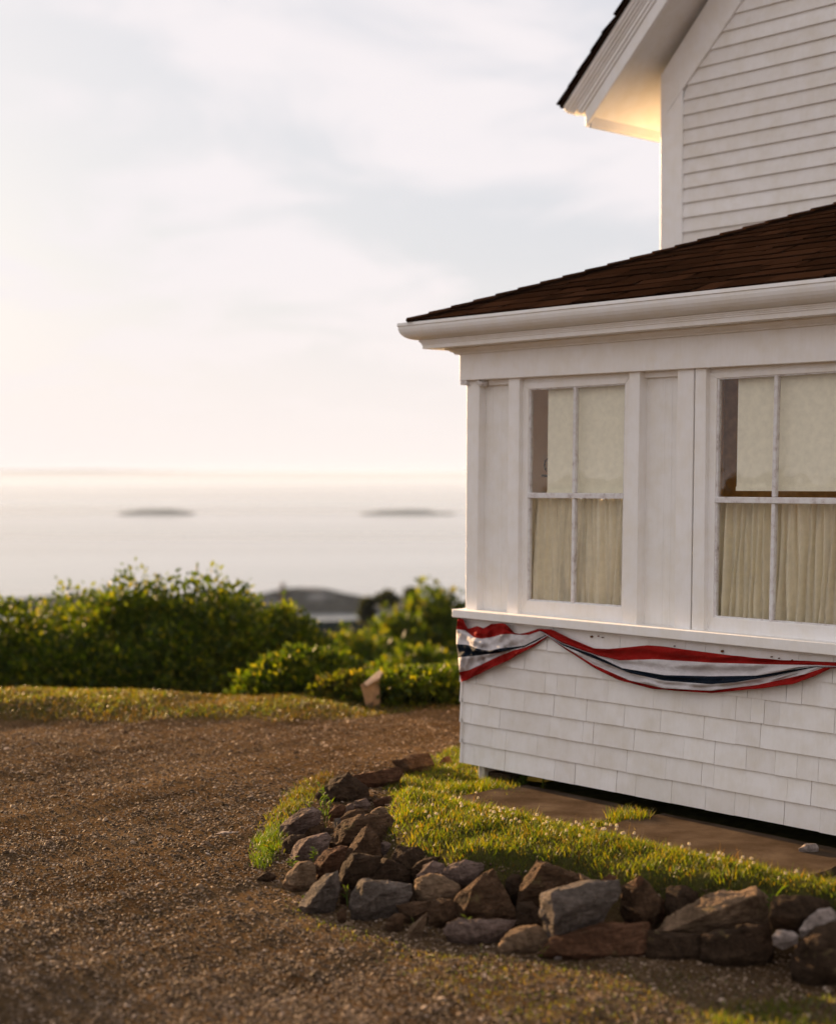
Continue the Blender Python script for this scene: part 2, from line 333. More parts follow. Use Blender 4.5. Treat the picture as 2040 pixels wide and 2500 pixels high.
def G(x, y):
    x = np.asarray(x, float); y = np.asarray(y, float)
    z = .024 * wob(x, y) + .013 * wob(x, y, 3.1, 1.0) + .007 * wob(x, y, 8.3, 2.0)
    sd = sdist(x, y, LAWN); v = facade_v(x, y)
    z = z * (1 - sstep(-.1, .2, sd)) + sstep(-.10, .07, sd) * (.19 * sstep(.55, 1.15, v) + .012 * wob(x, y, 5, 2))
    # grassy berm along the far edge of the drive
    edge = EDGE(x)
    b = sstep(.0, .75, y - edge) * sstep(2.2, 1.1, y - edge) * (.075 * sstep(-.6, -2.0, x) + .02 + .012 * np.sin(x * 2.1 + 1) + .010 * np.sin(x * 5.3))
    z = z + np.where(y > 9, b, 0)
    q = np.maximum(y - EDGE(np.clip(x, -6, 6)) - 1.0, 0)
    z = z - .9 * sstep(0, 3.2, q) - .8 * sstep(2, 9, q) - 5 * sstep(3, 35, q) - 26 * sstep(25, 150, q)
    return z
def g(x, y): return float(G(np.array([x]), np.array([y]))[0])
def hit(px, py, h=0.0):
    d = ray(px, py); t = 3.5
    for _ in range(900):
        x, y, z = d.x * t, d.y * t, EYE + d.z * t
        if z <= g(x, y) + h: break
        t += .02
    return x, y
xs = np.unique(np.round(np.concatenate([np.linspace(-400, -20, 24), np.linspace(-20, -4, 40), np.arange(-4, 5, .045), np.linspace(5, 20, 36), np.linspace(20, 400, 24)]), 4))
ys = np.unique(np.round(np.concatenate([np.linspace(-200, 0, 24), np.linspace(0, 4.2, 20), np.arange(4.2, 13.6, .045), np.linspace(13.6, 40, 60), np.linspace(40, 230, 50)]), 4))
X, Y = np.meshgrid(xs, ys); Z = G(X.ravel(), Y.ravel())
nx, ny = len(xs), len(ys); idx = np.arange(nx * ny).reshape(ny, nx)
fc = np.stack([idx[:-1, :-1], idx[:-1, 1:], idx[1:, 1:], idx[1:, :-1]], -1).reshape(-1)
ground = np_mesh('ground', np.stack([X.ravel(), Y.ravel(), Z], -1), fc, 4, M['ground'], smooth=True)
tag(ground, kind='structure')
sdl = sdist(X.ravel(), Y.ravel(), LAWN)
edge_ = EDGE(X.ravel())
green = np.maximum(sstep(-.1, .05, sdl), sstep(.1, .5, Y.ravel() - edge_))
at_ = ground.data.attributes.new('green', 'FLOAT', 'POINT'); at_.data.foreach_set('value', green.astype(np.float32))

# ------------------------------------------------------------------ sea and far land
SEA_Z = -30.0
mb = MB(); mb.quad((-14000, 60, SEA_Z), (14000, 60, SEA_Z), (14000, 13000, SEA_Z), (-14000, 13000, SEA_Z))
tag(mb.build('sea', M['sea']), kind='structure')
def ridge(name, pts, depth, thick, m, base, label=None, kind='structure', cat=None, rough=.05, group=None):
    """a long low landform: pts = (px, py) of its skyline at that depth"""
    v = []; f = []; px = np.array([p[0] for p in pts], float); py = np.array([p[1] for p in pts], float)
    n = 90; X_ = np.linspace(px[0], px[-1], n); Y_ = np.interp(X_, px, py); K = 9
    for i in range(n):
        top = AT(X_[i], Y_[i], depth); h = top.z - base
        for k in range(K):
            a = k / (K - 1) * math.pi; hh = max(h, .02) * math.sin(a) ** .8 if 0 < k < K - 1 else -1.0
            nz = 1 + rough * noise.noise(Vector((i * .09, k * .5, depth * .01)))
            v.append((top.x * (1 - math.cos(a) * thick / 2 / depth), depth - math.cos(a) * thick / 2, base + hh * nz))
    for i in range(n - 1):
        for k in range(K - 1): f += [i * K + k, (i + 1) * K + k, (i + 1) * K + k + 1, i * K + k + 1]
    o = np_mesh(name, v, f, 4, m, smooth=True); tag(o, label, cat, group, kind); return o
ridge('distant_coast', [(-4000, 1158), (-500, 1152), (0, 1149), (250, 1148), (500, 1152), (1000, 1154), (1400, 1152), (4000, 1156)], 10500, 1500, M['far_land'], SEA_Z)
ridge('headland', [(-700, 1470), (-100, 1476), (60, 1466), (170, 1459), (260, 1464), (420, 1462), (620, 1452), (700, 1445), (790, 1445), (850, 1452), (900, 1465), (950, 1476), (1010, 1484)], 372, 26, M['headland'], SEA_Z, rough=.5)
ridge('hill', [(400, 1570), (560, 1532), (660, 1526), (760, 1522), (880, 1514), (950, 1516), (1010, 1540), (1080, 1600), (1200, 1660)], 62, 18, M['scrub'], -13, rough=.018)
ridge('islet', [(290, 1252), (330, 1246), (365, 1243), (420, 1243), (450, 1247), (475, 1252)], 1240, 22, M['islet'], SEA_Z, 'low dark islet on the sea, left of the two', 'thing', 'islet', group='islets in the sea')
ridge('islet', [(880, 1253), (900, 1251), (930, 1247), (990, 1244), (1040, 1245), (1070, 1251), (1110, 1252)], 1240, 22, M['islet'], SEA_Z, 'low dark islet on the sea beside the house corner', 'thing', 'islet', group='islets in the sea')

# ------------------------------------------------------------------ the house
house = empty('house', P0)
tag(house, 'white wooden house with shingled porch and steep clapboard gable behind', 'house')
UL, UR = 0.0, 5.4            # porch wall from its corner to beyond the frame
DB = -2.2                    # main block's front wall
UM0, UM1 = FZ('T', 762, 1000, DB)[0], 6.2
SIN = 0.945                  # sill top at the corner
def shingle_wall(name, org, du, dn, length, z0, z1, expo, parent, wmin=.07, wmax=.25, skip=None):
    vs = []; fs = []
    def add(u0, u1, za, zb, t0, t1):
        k = len(vs)
        for (uu, zz, tt) in ((u0, za, t1), (u1, za, t1), (u1, zb, t0), (u0, zb, t0), (u0, za, 0), (u1, za, 0), (u1, zb, 0), (u0, zb, 0)):
            p = org + du * uu + dn * tt; vs.append((p.x, p.y, zz))
        fs.extend([k, k+1, k+2, k+3, k+5, k+4, k+7, k+6, k, k+4, k+5, k+1, k+1, k+5, k+6, k+2, k+2, k+6, k+7, k+3, k+3, k+7, k+4, k])
    k = 0; z = z0
    while z < z1:
        u = -.012; zt = min(z + expo + .02, z1)
        while u < length:
            wd = random.uniform(wmin, wmax) if random.random() < .8 else random.uniform(wmax, wmax * 1.8)
            e = min(u + wd, length); gap = random.choice([.0010, .0012, .0020, .0028, .0040])
            jz = random.uniform(-.0015, .0015)
            add(u, e - gap, z + jz, zt, .006 + random.uniform(0, .0006), .018 + random.uniform(-.0006, .0012)); u = e
        z += expo; k += 1
    return np_mesh(name, vs, fs, 4, M['shingle_paint'], parent)
mb = MB(); mb.box(.005, UR, -.12, .004, .1, .925); wl = mb.build('porch_wall', M['paint'], house)
o = shingle_wall('wall_shingles', W(0, .004, 0), U, NV, UR, .094, .93, .113, house)
o = shingle_wall('side_wall_shingles', W(0, .02, 0), -NV, -U, 2.2, .094, .93, .113, house)
mb = MB(); mb.box(.001, .12, DB, -.13, .1, .98); mb.box(.001, .12, DB, -1.7, .98, 2.35); mb.box(.001, .12, -.55, -.13, .98, 2.35); mb.box(.001, .12, -1.7, -.55, 2.0, 2.35); mb.build('side_wall', M['paint'], house)
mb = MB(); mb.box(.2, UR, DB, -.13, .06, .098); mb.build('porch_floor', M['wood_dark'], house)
mb = MB(); mb.box(.12, UR - .1, DB + .002, DB + .04, .1, 2.4); mb.box(UR - .1, UR, DB, -.12, .1, 2.3); mb.box(.12, UR - .1, DB, -.13, 2.34, 2.38); mb.build('room_wall', M['dark_room'], house)
# sill
def line_z(fr, a, b, v): # straight facade line through two photo points -> z(u)
    (u0, z0), (u1, z1) = FZ(fr, *a, v), FZ(fr, *b, v); return lambda u: z0 + (z1 - z0) * (u - u0) / (u1 - u0)
st = line_z('G', (95, 66), (1736, 214), .065); sb = line_z('G', (95, 100), (1736, 266), .065)
us0 = FZ('G', 92, 80, .065)[0]
mb = MB(); mb.uz([(us0, sb(us0)), (UR, sb(UR)), (UR, st(UR)), (us0, st(us0))], -.05, .065)
mb.build('window_sill', M['trim'], house, .004)
mb = MB(); mb.box(us0, us0 + .05, DB, -.051, sb(us0), st(us0)); mb.build('side_sill', M['trim'], house, .004)
# frieze
fb = line_z('R', (273, 524), (1736, 447), .03)
uf = FZ('R', 273, 460, .03)[0]
mb = MB(); mb.uz([(uf, fb(uf)), (UR, fb(UR)), (UR, 2.40), (uf, 2.40)], -.10, .03)
mb.box(uf, uf + .04, DB, -.101, 2.215, 2.40); mb.build('frieze_board', M['trim'], house, .003)
ft = lambda u: fb(u) + .004
def board(mb, xt0, xt1, xb0, xb1, v0, v1, fr='F', yt=80, yb=1100):
    """vertical board between frieze and sill given by photo x at its head and foot"""
    pts = []
    for (x0, y0) in ((xb0, yb), (xb1, yb), (xt1, yt), (xt0, yt)): pts.append(FZ(fr, x0, y0, v1)[0])
    za = lambda u: st(u) - .004
    mb.uz([(pts[0], za(pts[0])), (pts[1], za(pts[1])), (pts[2], ft(pts[2])), (pts[3], ft(pts[3]))], v0, v1)
mb = MB(); board(mb, 155, 210, 150, 197, -.12, 0); mb.build('corner_post', M['trim'], house, .004)
mb = MB(); mb.box(-.004, .03, -.2, -.13, .95, 2.22); mb.build('side_corner_board', M['trim'], house, .003)
mb = MB(); mb.uz([(.06, st(.06) - .01), (UR, st(UR) - .01), (UR, st(UR) + .0), (.06, st(.06))], -.12, -.058)
u1a = FZ('F', 230, 80, -.055)[0]; 
def panel(mb, a, b, c, d, v=-.052): board(mb, a, b, c, d, v - .03, v)
for q in ((200, 345, 190, 340), (900, 1145, 880, 1125)): mb = MB(); panel(mb, *q); mb.build('wall_panel', M['paint'], house, .002)
def seam(mb, xt, xb): board(mb, xt, xt + 5, xb, xb + 5, -.052, -.0505)
for xt, xb in ((262, 258), (300, 296), (1000, 985), (1032, 1015)): mb = MB(); seam(mb, xt, xb); mb.build('panel_bead', M['trim'], house)
mb = MB(); board(mb, 1058, 1128, 1043, 1111, -.10, .004); mb.build('wide_batten', M['trim'], house, .003)
mb = MB(); mb.uz([(.15, fb(.15) - .03), (UR, fb(UR) - .03), (UR, fb(UR) + .01), (.15, fb(.15) + .01)], -.1, -.028); mb.build('head_jamb', M['trim'], house, .002)
# small broken moulding end under the frieze at the corner
mb = MB(); uu, zz = FZ('F', 205, 100, .02); mb.prism([W(uu - .02, .028, zz + .012), W(uu + .03, .03, zz + .012), W(uu + .035, .028, zz - .002), W(uu + .02, .02, zz - .012), W(uu - .01, .02, zz - .004)], [W(uu - .02, -.02, zz + .012), W(uu + .03, -.02, zz + .012), W(uu + .035, -.02, zz - .002), W(uu + .02, -.02, zz - .012), W(uu - .01, -.02, zz - .004)])
uu, zz = FZ('F', 125, 100, .03); mb.box(uu, uu + .05, -.05, .026, zz - .006, zz + .02); mb.build('moulding_end', M['sash'], house, .003)

def window(name, casL, casR, sash_o, glass_c, rail, munt, right_known=True):
    """casing boards, sash with a cross of muntins and glass, all from photo positions on the wall plane"""
    win = bpy.data.objects.new('window', None); scene.collection.objects.link(win); win.parent = house; win.matrix_parent_inverse = Matrix.Translation(-P0)
    for c in (casL, casR):
        mbc = MB(); board(mbc, *c, -.10, .006); mbc.build('casing', M['trim'], win, .003)
    v = -.022; (a, b, c, d) = sash_o     # outer corners tl tr br bl in px frame F
    O = [FZ('F', *p, v) for p in (a, b, c, d)]; I = [FZ('F', *p, v) for p in glass_c]
    mb = MB()
    for i in range(4):
        j = (i + 1) % 4; mb.uz([O[i], O[j], I[j], I[i]], v - .035, v)
    mb.build('sash', M['trim'], win, .0025)
    tl, tr, br, bl = [Vector((p[0], p[1])) for p in I]
    mb = MB(); e = .004
    def Q(s, t): return (tl * (1 - s) + tr * s) * (1 - t) + (bl * (1 - s) + br * s) * t
    # putty lip round the glass
    for s0, s1, t0, t1 in ((-.02, .014, -.01, 1.01), (.986, 1.02, -.01, 1.01), (0, 1, -.01, .006), (0, 1, .994, 1.01)):
        mb.uz([Q(s0, t1), Q(s1, t1), Q(s1, t0), Q(s0, t0)], v - .03, v - .006)
    r0, r1 = rail; m0, m1 = munt
    mb.uz([Q(0, r1), Q(1, r1), Q(1, r0), Q(0, r0)], v - .034, v + .002)
    mb.uz([Q(m0, r0 - .001), Q(m1, r0 - .001), Q(m1, 0), Q(m0, 0)], v - .03, v - .003)
    mb.uz([Q(m0, 1), Q(m1, 1), Q(m1, r1 + .001), Q(m0, r1 + .001)], v - .03, v - .003)
    mb.build('muntins', M['sash'], win, .003)
    mb = MB(); ex = .01; mb.poly([W(*((Q(s, t)[0]), v - .018, Q(s, t)[1])) for s, t in ((-ex, 1 + ex), (1 + ex, 1 + ex), (1 + ex, -ex), (-ex, -ex))])
    mb.build('window_glass', M['glass'], win)
    # inner stop beside the casing
    return win, Q
w1, Q1 = window('w1', (335, 381, 328, 373), (851, 896, 822, 881), ((388, 96), (852, 72), (828, 1140), (374, 1094)),
                ((420, 122), (834, 98), (818, 1056), (412, 1027)), (.49, .515), (.473, .503))
w2, Q2 = window('w2', (1134, 1180, 1118, 1170), (1836, 1884, 1780, 1850), ((1186, 54), (1840, 20), (1790, 1225), (1172, 1172)),
                ((1226, 76), (1790, 42), (1756, 1142), (1209, 1099)), (.495, .52), (.45, .478))
mb = MB(); board(mb, 1890, 2900, 1856, 2800, -.1, -.05); mb.build('wall_panel', M['paint'], house, .002)

def curtain_mesh(name, Q, s0, s1, t0, t1, v, folds, amp, m, seed, label, drop=0):
    rs = random.Random(seed); nc, nr = int(folds * 12), 14; vs = []; f = []
    ph = [rs.uniform(0, 6.3) for _ in range(5)]
    for i in range(nc + 1):
        a = i / nc
        for j in range(nr + 1):
            b = j / nr; p = Q(s0 + (s1 - s0) * a + .006 * math.sin(b * 5 + a * 20), t0 + (t1 - t0) * b)
            x = a * folds + .25 * math.sin(a * 9 + ph[0]) + .12 * math.sin(b * 2.5 + a * 6 + ph[1])
            fold = (math.sin(2 * math.pi * x) + .45 * math.sin(4.1 * math.pi * x + ph[2] + b) + .3 * math.sin(9 * math.pi * x + ph[3])) * amp * (.45 + .55 * b)
            gather = .3 * amp * math.sin(2 * math.pi * x * 2.7 + ph[4]) * (1 - b)
            vs.append(tuple(W(p[0], v + fold + gather, p[1] + .004 * math.sin(a * 50) * (1 - b))))
    for i in range(nc):
        for j in range(nr): f += [i * (nr + 1) + j, i * (nr + 1) + j + 1, (i + 1) * (nr + 1) + j + 1, (i + 1) * (nr + 1) + j]
    o = np_mesh(name, vs, f, 4, m, smooth=True); tag(o, label, 'curtain', 'cafe curtains behind the porch windows'); return o
for (Q, s0, s1, sd, lb) in ((Q1, -.05, .49, 1, 'cream gathered curtain behind left lower pane of the small porch window'), (Q1, .49, 1.06, 2, 'cream curtain with golden backlit folds, right lower pane of small window'),
                            (Q2, -.04, .47, 3, 'cream gathered curtain behind left lower pane of the big window'), (Q2, .47, 1.05, 4, 'cream pleated curtain at the right edge of the picture')):
    curtain_mesh('curtain', Q, s0, s1, .515, 1.03, -.098, 7 if Q is Q1 else 9, .03, M['curtain'], sd, lb)
for (Q, s0, s1, t1, lb, h) in ((Q1, .135, 1.1, .50, 'pale roller shade pulled halfway down in the small porch window', .49), (Q2, .115, 1.1, .47, 'pale roller shade with small dark hole in the big porch window', .46)):
    mb = MB(); p = [Q(s0, t1), Q(s1, t1), Q(s1, -.08), Q(s0, -.08)]
    mb.uz(p, -.082, -.08); b_ = [Q(s0, t1), Q(s1, t1), Q(s1, t1 - .018), Q(s0, t1 - .018)]
    root = mb.build('roller_shade', M['shade'], None, 0); tag(root, lb, 'roller shade')
    mb = MB(); mb.uz(b_, -.08, -.074); mb.build('hem_bar', M['shade'], root)
# scrollwork reflection in the small window's gap, modelled as dark tubes behind the glass
mb = MB(); 
for cx_, r_ in ((.03, .035), (.085, .03)):
    c = Q1(cx_, .36); pts = [W(c[0] + r_ * .8 * math.cos(a), -.16, c[1] + r_ * math.sin(a)) for a in np.linspace(0, 2 * math.pi * 1.1, 22)]; mb.tube(pts, .0045, 6)
c = Q1(.05, .41); mb.tube([W(c[0] - .06, -.16, c[1]), W(c[0] + .09, -.16, c[1] - .006)], .006, 6)
tag(mb.build('scroll_reflection', M['reflection_dark'], None), 'dark curled scroll ornament inside the small window\'s left gap', 'reflection')

# cornice and gutter swept round the corner with a mitre
def sweep_corner(name, prof, m, z0, back=DB, right=UR, closed=True, bev=0, sm=False):
    vs = []; f = []; n = len(prof)
    for (uu, vv, kind) in ((None, back, 0), (None, None, 1), (right, None, 2)):
        for (o_, z) in prof:
            p = W(-o_, back, z0 + z) if kind == 0 else W(-o_, o_, z0 + z) if kind == 1 else W(right, o_, z0 + z); vs.append(tuple(p))
    for s in range(2):
        for i in range(n if closed else n - 1): j = (i + 1) % n; f += [s * n + i, s * n + j, (s + 1) * n + j, (s + 1) * n + i]
    o = np_mesh(name, vs, f, 4, m, house); bm = bmesh.new(); bm.from_mesh(o.data)
    if closed: bm.faces.new([v for v in list(bm.verts)[:0]] or [bm.verts[i] for i in range(0)]) if False else None
    bmesh.ops.recalc_face_normals(bm, faces=bm.faces); bm.to_mesh(o.data); bm.free()
    return o
GZ = 2.535
gp = [(.270, 0), (.2715, -.016), (.267, -.020), (.2665, -.034), (.262, -.050), (.253, -.065), (.240, -.078), (.222, -.087), (.204, -.092), (.185, -.094), (.16, -.094), (.158, -.02), (.158, 0.0), (.162, 0.0), (.163, -.03), (.262, -.03), (.262, 0)]
sweep_corner('gutter', gp, M['gutter'], GZ)
fp = [(.186, -.095), (.186, -.103), (.180, -.105), (.180, -.110), (.176, -.112), (.1755, -.119), (.171, -.121), (.1705, -.142), (.05, -.142), (.05, -.12), (.1, -.05), (.155, -.02), (.155, -.095)]
sweep_corner('cornice', fp, M['trim'], GZ)
bp = [(.085, -.143), (.082, -.150), (.070, -.152), (.060, -.160), (.047, -.166), (.045, -.174), (.031, -.176), (.0305, -.143)]
sweep_corner('bed_moulding', bp, M['trim'], GZ)

# ---- porch roof
PIT = .374; RO = .215; RZ = 2.548
EL = W(-RO, RO, RZ)
def roof_z(t): return RZ + PIT * t
mb = MB()
A = W(-RO, RO, RZ - .012); B_ = W(UR + .2, RO, RZ - .012); C_ = W(UR + .2, DB, RZ - .012 + PIT * (RO - DB)); D_ = W(-RO + RO - DB, DB, RZ - .012 + PIT * (RO - DB)); E_ = W(-RO, DB, RZ - .012)
dn_ = Vector((0, 0, -.02))
mb.prism([A, B_, C_, D_], [p + dn_ for p in (A, B_, C_, D_)]); mb.prism([A, D_, E_], [p + dn_ for p in (A, D_, E_)])
mb.build('porch_roof', M['roof'], house)
def roof_shingles(name, org, du, ds, length, rows, expo, start, parent, wmin=.14, wmax=.34, end=None):
    """du along the eave, ds unit vector up the slope, start(row_distance) gives where the row begins"""
    nrm = du.cross(ds).normalized(); nrm = nrm if nrm.z > 0 else -nrm; vs = []; fs = []
    for r_ in range(rows):
        s = r_ * expo; u = start(s) + random.uniform(-.1, 0); L = length if end is None else end(s)
        while u < L:
            wd = random.uniform(wmin, wmax); e = u + wd; s0 = s - random.choice([0, 0, .012, .03]) ; th = random.uniform(.006, .012); k = len(vs); sk = random.uniform(-.03, .03)
            a0 = max(u, start(s)); b0 = max(e - .004, a0 + .002)
            for (uu, ss, tt) in ((a0, s0, th), (b0, s0 + random.uniform(-.003, .003), th), (max(b0 + sk, start(s + expo)), s + expo + .02, .002), (max(a0 + sk, start(s + expo + .01)), s + expo + .02, .002),
                                 (a0, s0, -.003), (b0, s0, -.003)):
                vs.append(tuple(org + du * uu + ds * ss + nrm * tt))
            fs += [k, k+1, k+2, k+3, k+4, k+5, k+1, k, k+5, k+2, k+1, k+1, k+4, k, k+3, k+3]
            u = e
    return np_mesh(name, vs, fs, 4, M['roof'], parent)
cs = 1 / math.sqrt(1 + PIT * PIT)
ds_f = (-NV + ZV * PIT).normalized(); ds_l = (U + ZV * PIT).normalized()
roof_shingles('front_roof_shingles', EL + NV * .02 - ZV * .003, U, ds_f, UR + .2, 21, .127, lambda s: s * cs, house)
roof_shingles('side_roof_shingles', EL - U * .02 - ZV * .003, -NV, ds_l, RO - DB, 20, .127, lambda s: s * cs, house)
mb = MB(); hd = (U - NV + ZV * PIT).normalized(); hl = 0
side_d = (U + NV).normalized()
while hl < 3.9:
    p = EL + hd * hl - hd * .02; q = EL + hd * (hl + .16); up = hd.cross(side_d).normalized(); up = up if up.z > 0 else -up
    for sgn, dd in ((1, (side_d - ZV * .19).normalized()), (-1, (-side_d - ZV * .19).normalized())):
        mb.prism([p + up * .024, p + up * .02 + dd * .10, q + up * .012 + dd * .10, q + up * .014], [p + up * .015, p + up * .011 + dd * .10, q + up * .004 + dd * .10, q + up * .006])
    hl += .127
mb.build('hip_cap_shingles', M['roof'], house)

# ---- main block
WT = 4.33      # wall top at the eave corner
RG = (UM0 + UM1) / 2; RGZ = WT + (RG - UM0)
mb = MB(); mb.uz([(UM0, 0), (UM1, 0), (UM1, WT), (RG, RGZ), (UM0, WT)], -8.0, DB); mb.build('main_wall', M['paint'], house)
def clap(name, org, du, dn, u0, z0, z1, expo, right, parent, jit=0):
    vs = []; fs = []; z = z0
    while z < z1:
        e = expo + (random.uniform(-jit, jit)); R_ = right(z) if callable(right) else right
        L_ = u0(z) if callable(u0) else u0; L2 = u0(z + e) if callable(u0) else u0; R2 = right(z + e) if callable(right) else right
        if R_ - L_ < .05: break
        k = len(vs)
        for (uu, zz, tt) in ((L_, z, .020), (R_, z, .020), (R2, z + e + .004, .007), (L2, z + e + .004, .007), (L_, z, .004), (R_, z, .004)):
            p = org + du * uu + dn * tt; vs.append((p.x, p.y, zz))
        fs += [k, k+1, k+2, k+3, k+4, k+5, k+1, k]; z += e
    return np_mesh(name, vs, fs, 4, M['shingle_paint'], parent)
uc = FZ('T', 858, 1000, DB + .02)[0]
ra = FZ('T', 860, 510, DB + .024); rb = FZ('T', 1200, 0, DB + .024); rs_ = (rb[1] - ra[1]) / (rb[0] - ra[0])
zl = FZ('T', 858, 1330, DB + .02)[1]
clap('clapboards', W(0, DB, 0), U, NV, lambda z: max(uc, ra[0] + (z - ra[1]) / rs_), zl - .0955 * 16, RGZ - .3, .0955, lambda z: min(UM1 - .14, 2 * RG - (ra[0] + (z - ra[1]) / rs_)), house)
clap('side_clapboards', W(UM0, DB, 0), -NV, -U, .12, zl - .0955 * 16, WT, .0955, 5.7, house)
mb = MB(); mb.box(UM0 - .026, uc, DB - .004, DB + .026, 0, WT + .02); mb.box(UM0 - .026, UM0 - .001, DB - .13, DB - .0045, 0, WT); mb.build('corner_board', M['trim'], house, .003)
mb = MB(); k_ = 1.0; L_ = 4.0
mb.uz([(ra[0] - .0, ra[1]), (ra[0] + L_, ra[1] + L_ * rs_), (ra[0] + L_, ra[1] + L_ * rs_ + .5), (UM0, WT + .03), (UM0, WT - .1), (ra[0] - .14, ra[1] - .14)], DB + .001, DB + .030)
mb.build('rake_frieze', M['trim'], house, .003)
VF = -1.85
B0 = FZ('T', 300, 725, VF); B1 = FZ('T', 770, 0, VF); sl_ = (B1[1] - B0[1]) / (B1[0] - B0[0])
dirv = Vector((1, sl_)).normalized(); per = Vector((-dirv[1], dirv[0])); LR = (RG - B0[0]) / dirv[0]
def rake_layer(name, p0, p1, ustart, v0, v1, m, bev=.004):
    """board following the rake between perpendicular heights p0 and p1, plumb cut at ustart"""
    base = Vector(B0)
    def on(p, u): q = base + per * p; return (u, q[1] + (u - q[0]) * sl_)
    mb = MB(); mb.uz([on(p0, ustart), on(p0, RG), on(p1, RG), on(p1, ustart)], v0, v1); return mb.build(name, m, house, bev)
rake_layer('rake_board', 0, .078, B0[0], VF - .03, VF, M['trim'])
rake_layer('rake_moulding', .078, .098, B0[0] - .03, VF - .03, VF + .012, M['trim'])
rake_layer('rake_moulding', .0985, .122, B0[0] - .045, VF - .03, VF + .022, M['trim'])
for i, (a, b, c, d) in enumerate(((.1225, .138, -.085, .030), (.138, .155, -.10, .042), (.155, .172, -.118, .056), (.172, .190, -.13, .066), (.190, .200, -.135, .07))):
    rake_layer('crown_moulding', a, b, B0[0] + c, VF - .03, VF + d, M['trim'], .005)
# main roof slopes, soffits, eave boards
def slope_pt(p, u): q = Vector(B0) + per * p; return q[1] + (u - q[0]) * sl_
for sgn in (0, 1):
    mir = (lambda u: u) if sgn == 0 else (lambda u: 2 * RG - u)
    mb = MB(); ue = B0[0] - .15
    mb.uz([(mir(ue), slope_pt(.203, ue)), (mir(RG), slope_pt(.203, RG)), (mir(RG), slope_pt(.222, RG)), (mir(ue), slope_pt(.222, ue))], -8.3, VF + .085)
    mb.build('main_roof', M['roof'], house)
    mb = MB(); mb.uz([(mir(B0[0] + .012), slope_pt(.028, B0[0] + .012)), (mir(RG), slope_pt(.028, RG)), (mir(RG), slope_pt(.04, RG)), (mir(B0[0] + .012), slope_pt(.04, B0[0] + .012))], -8.2, VF - .031)
    mb.build('soffit', M['paint'], house)
    mb = MB()
    mb.uz([(mir(B0[0]), slope_pt(0, B0[0])), (mir(B0[0] + .03), slope_pt(0, B0[0]) + .002), (mir(B0[0] + .03), slope_pt(.05, B0[0])), (mir(B0[0]), slope_pt(.12, B0[0]))], -8.2, VF - .031)
    mb.uz([(mir(B0[0] - .001), slope_pt(.12, B0[0])), (mir(B0[0] - .13), slope_pt(.17, B0[0] - .13)), (mir(B0[0] - .13), slope_pt(.2, B0[0] - .13)), (mir(B0[0]), slope_pt(.2, B0[0]))], -8.2, VF - .031)
    mb.build('eave_board', M['trim'], house, .003)
# shingle butts on the rake edge
dsr = (U * dirv[0] + ZV * dirv[1]); org = W(B0[0] - .16, VF + .105, slope_pt(.224, B0[0] - .16))
roof_shingles('main_roof_shingles', org, -NV, dsr, 6.2, 36, .14, lambda s: 0, house)
# downspout on the far side wall
mb = MB(); zt_ = FZ('T', 745, 870, DB - .3)[1]; ue = UM0 - .085
mb.tube([W(ue - .0, DB - .25, 0), W(ue, DB - .25, zt_ - .05), W(ue + .0, DB - .25, zt_), W(ue - .05 + .09, DB - .22, zt_ + .12), W(UM0 + .02, DB - .2, zt_ + .3)], .027, 10)
mb.build('downspout', M['gutter'], house, smooth=True)
# foundation
mb = MB(); a = FZ('G', 205, 800, -.06)[0]; b = FZ('G', 232, 800, -.06)[0]
mb.box(a, b, -.16, -.06, -.1, .094); mb.build('foundation_post', M['post'], house, .004)
mb = MB(); mb.box(b + .002, b + .17, -.22, -.08, -.1, .045); mb.build('foundation_block', M['slab'], house, .01)
mb = MB(); mb.box(.25, UR, -.75, -.7, -.2, .094); mb.box(.25, .3, -2.2, -.751, -.2, .094); mb.build('crawlspace_light_barrier', M['wood_dark'], house)  # added barrier: stops sun coming under the porch so the gap stays dark

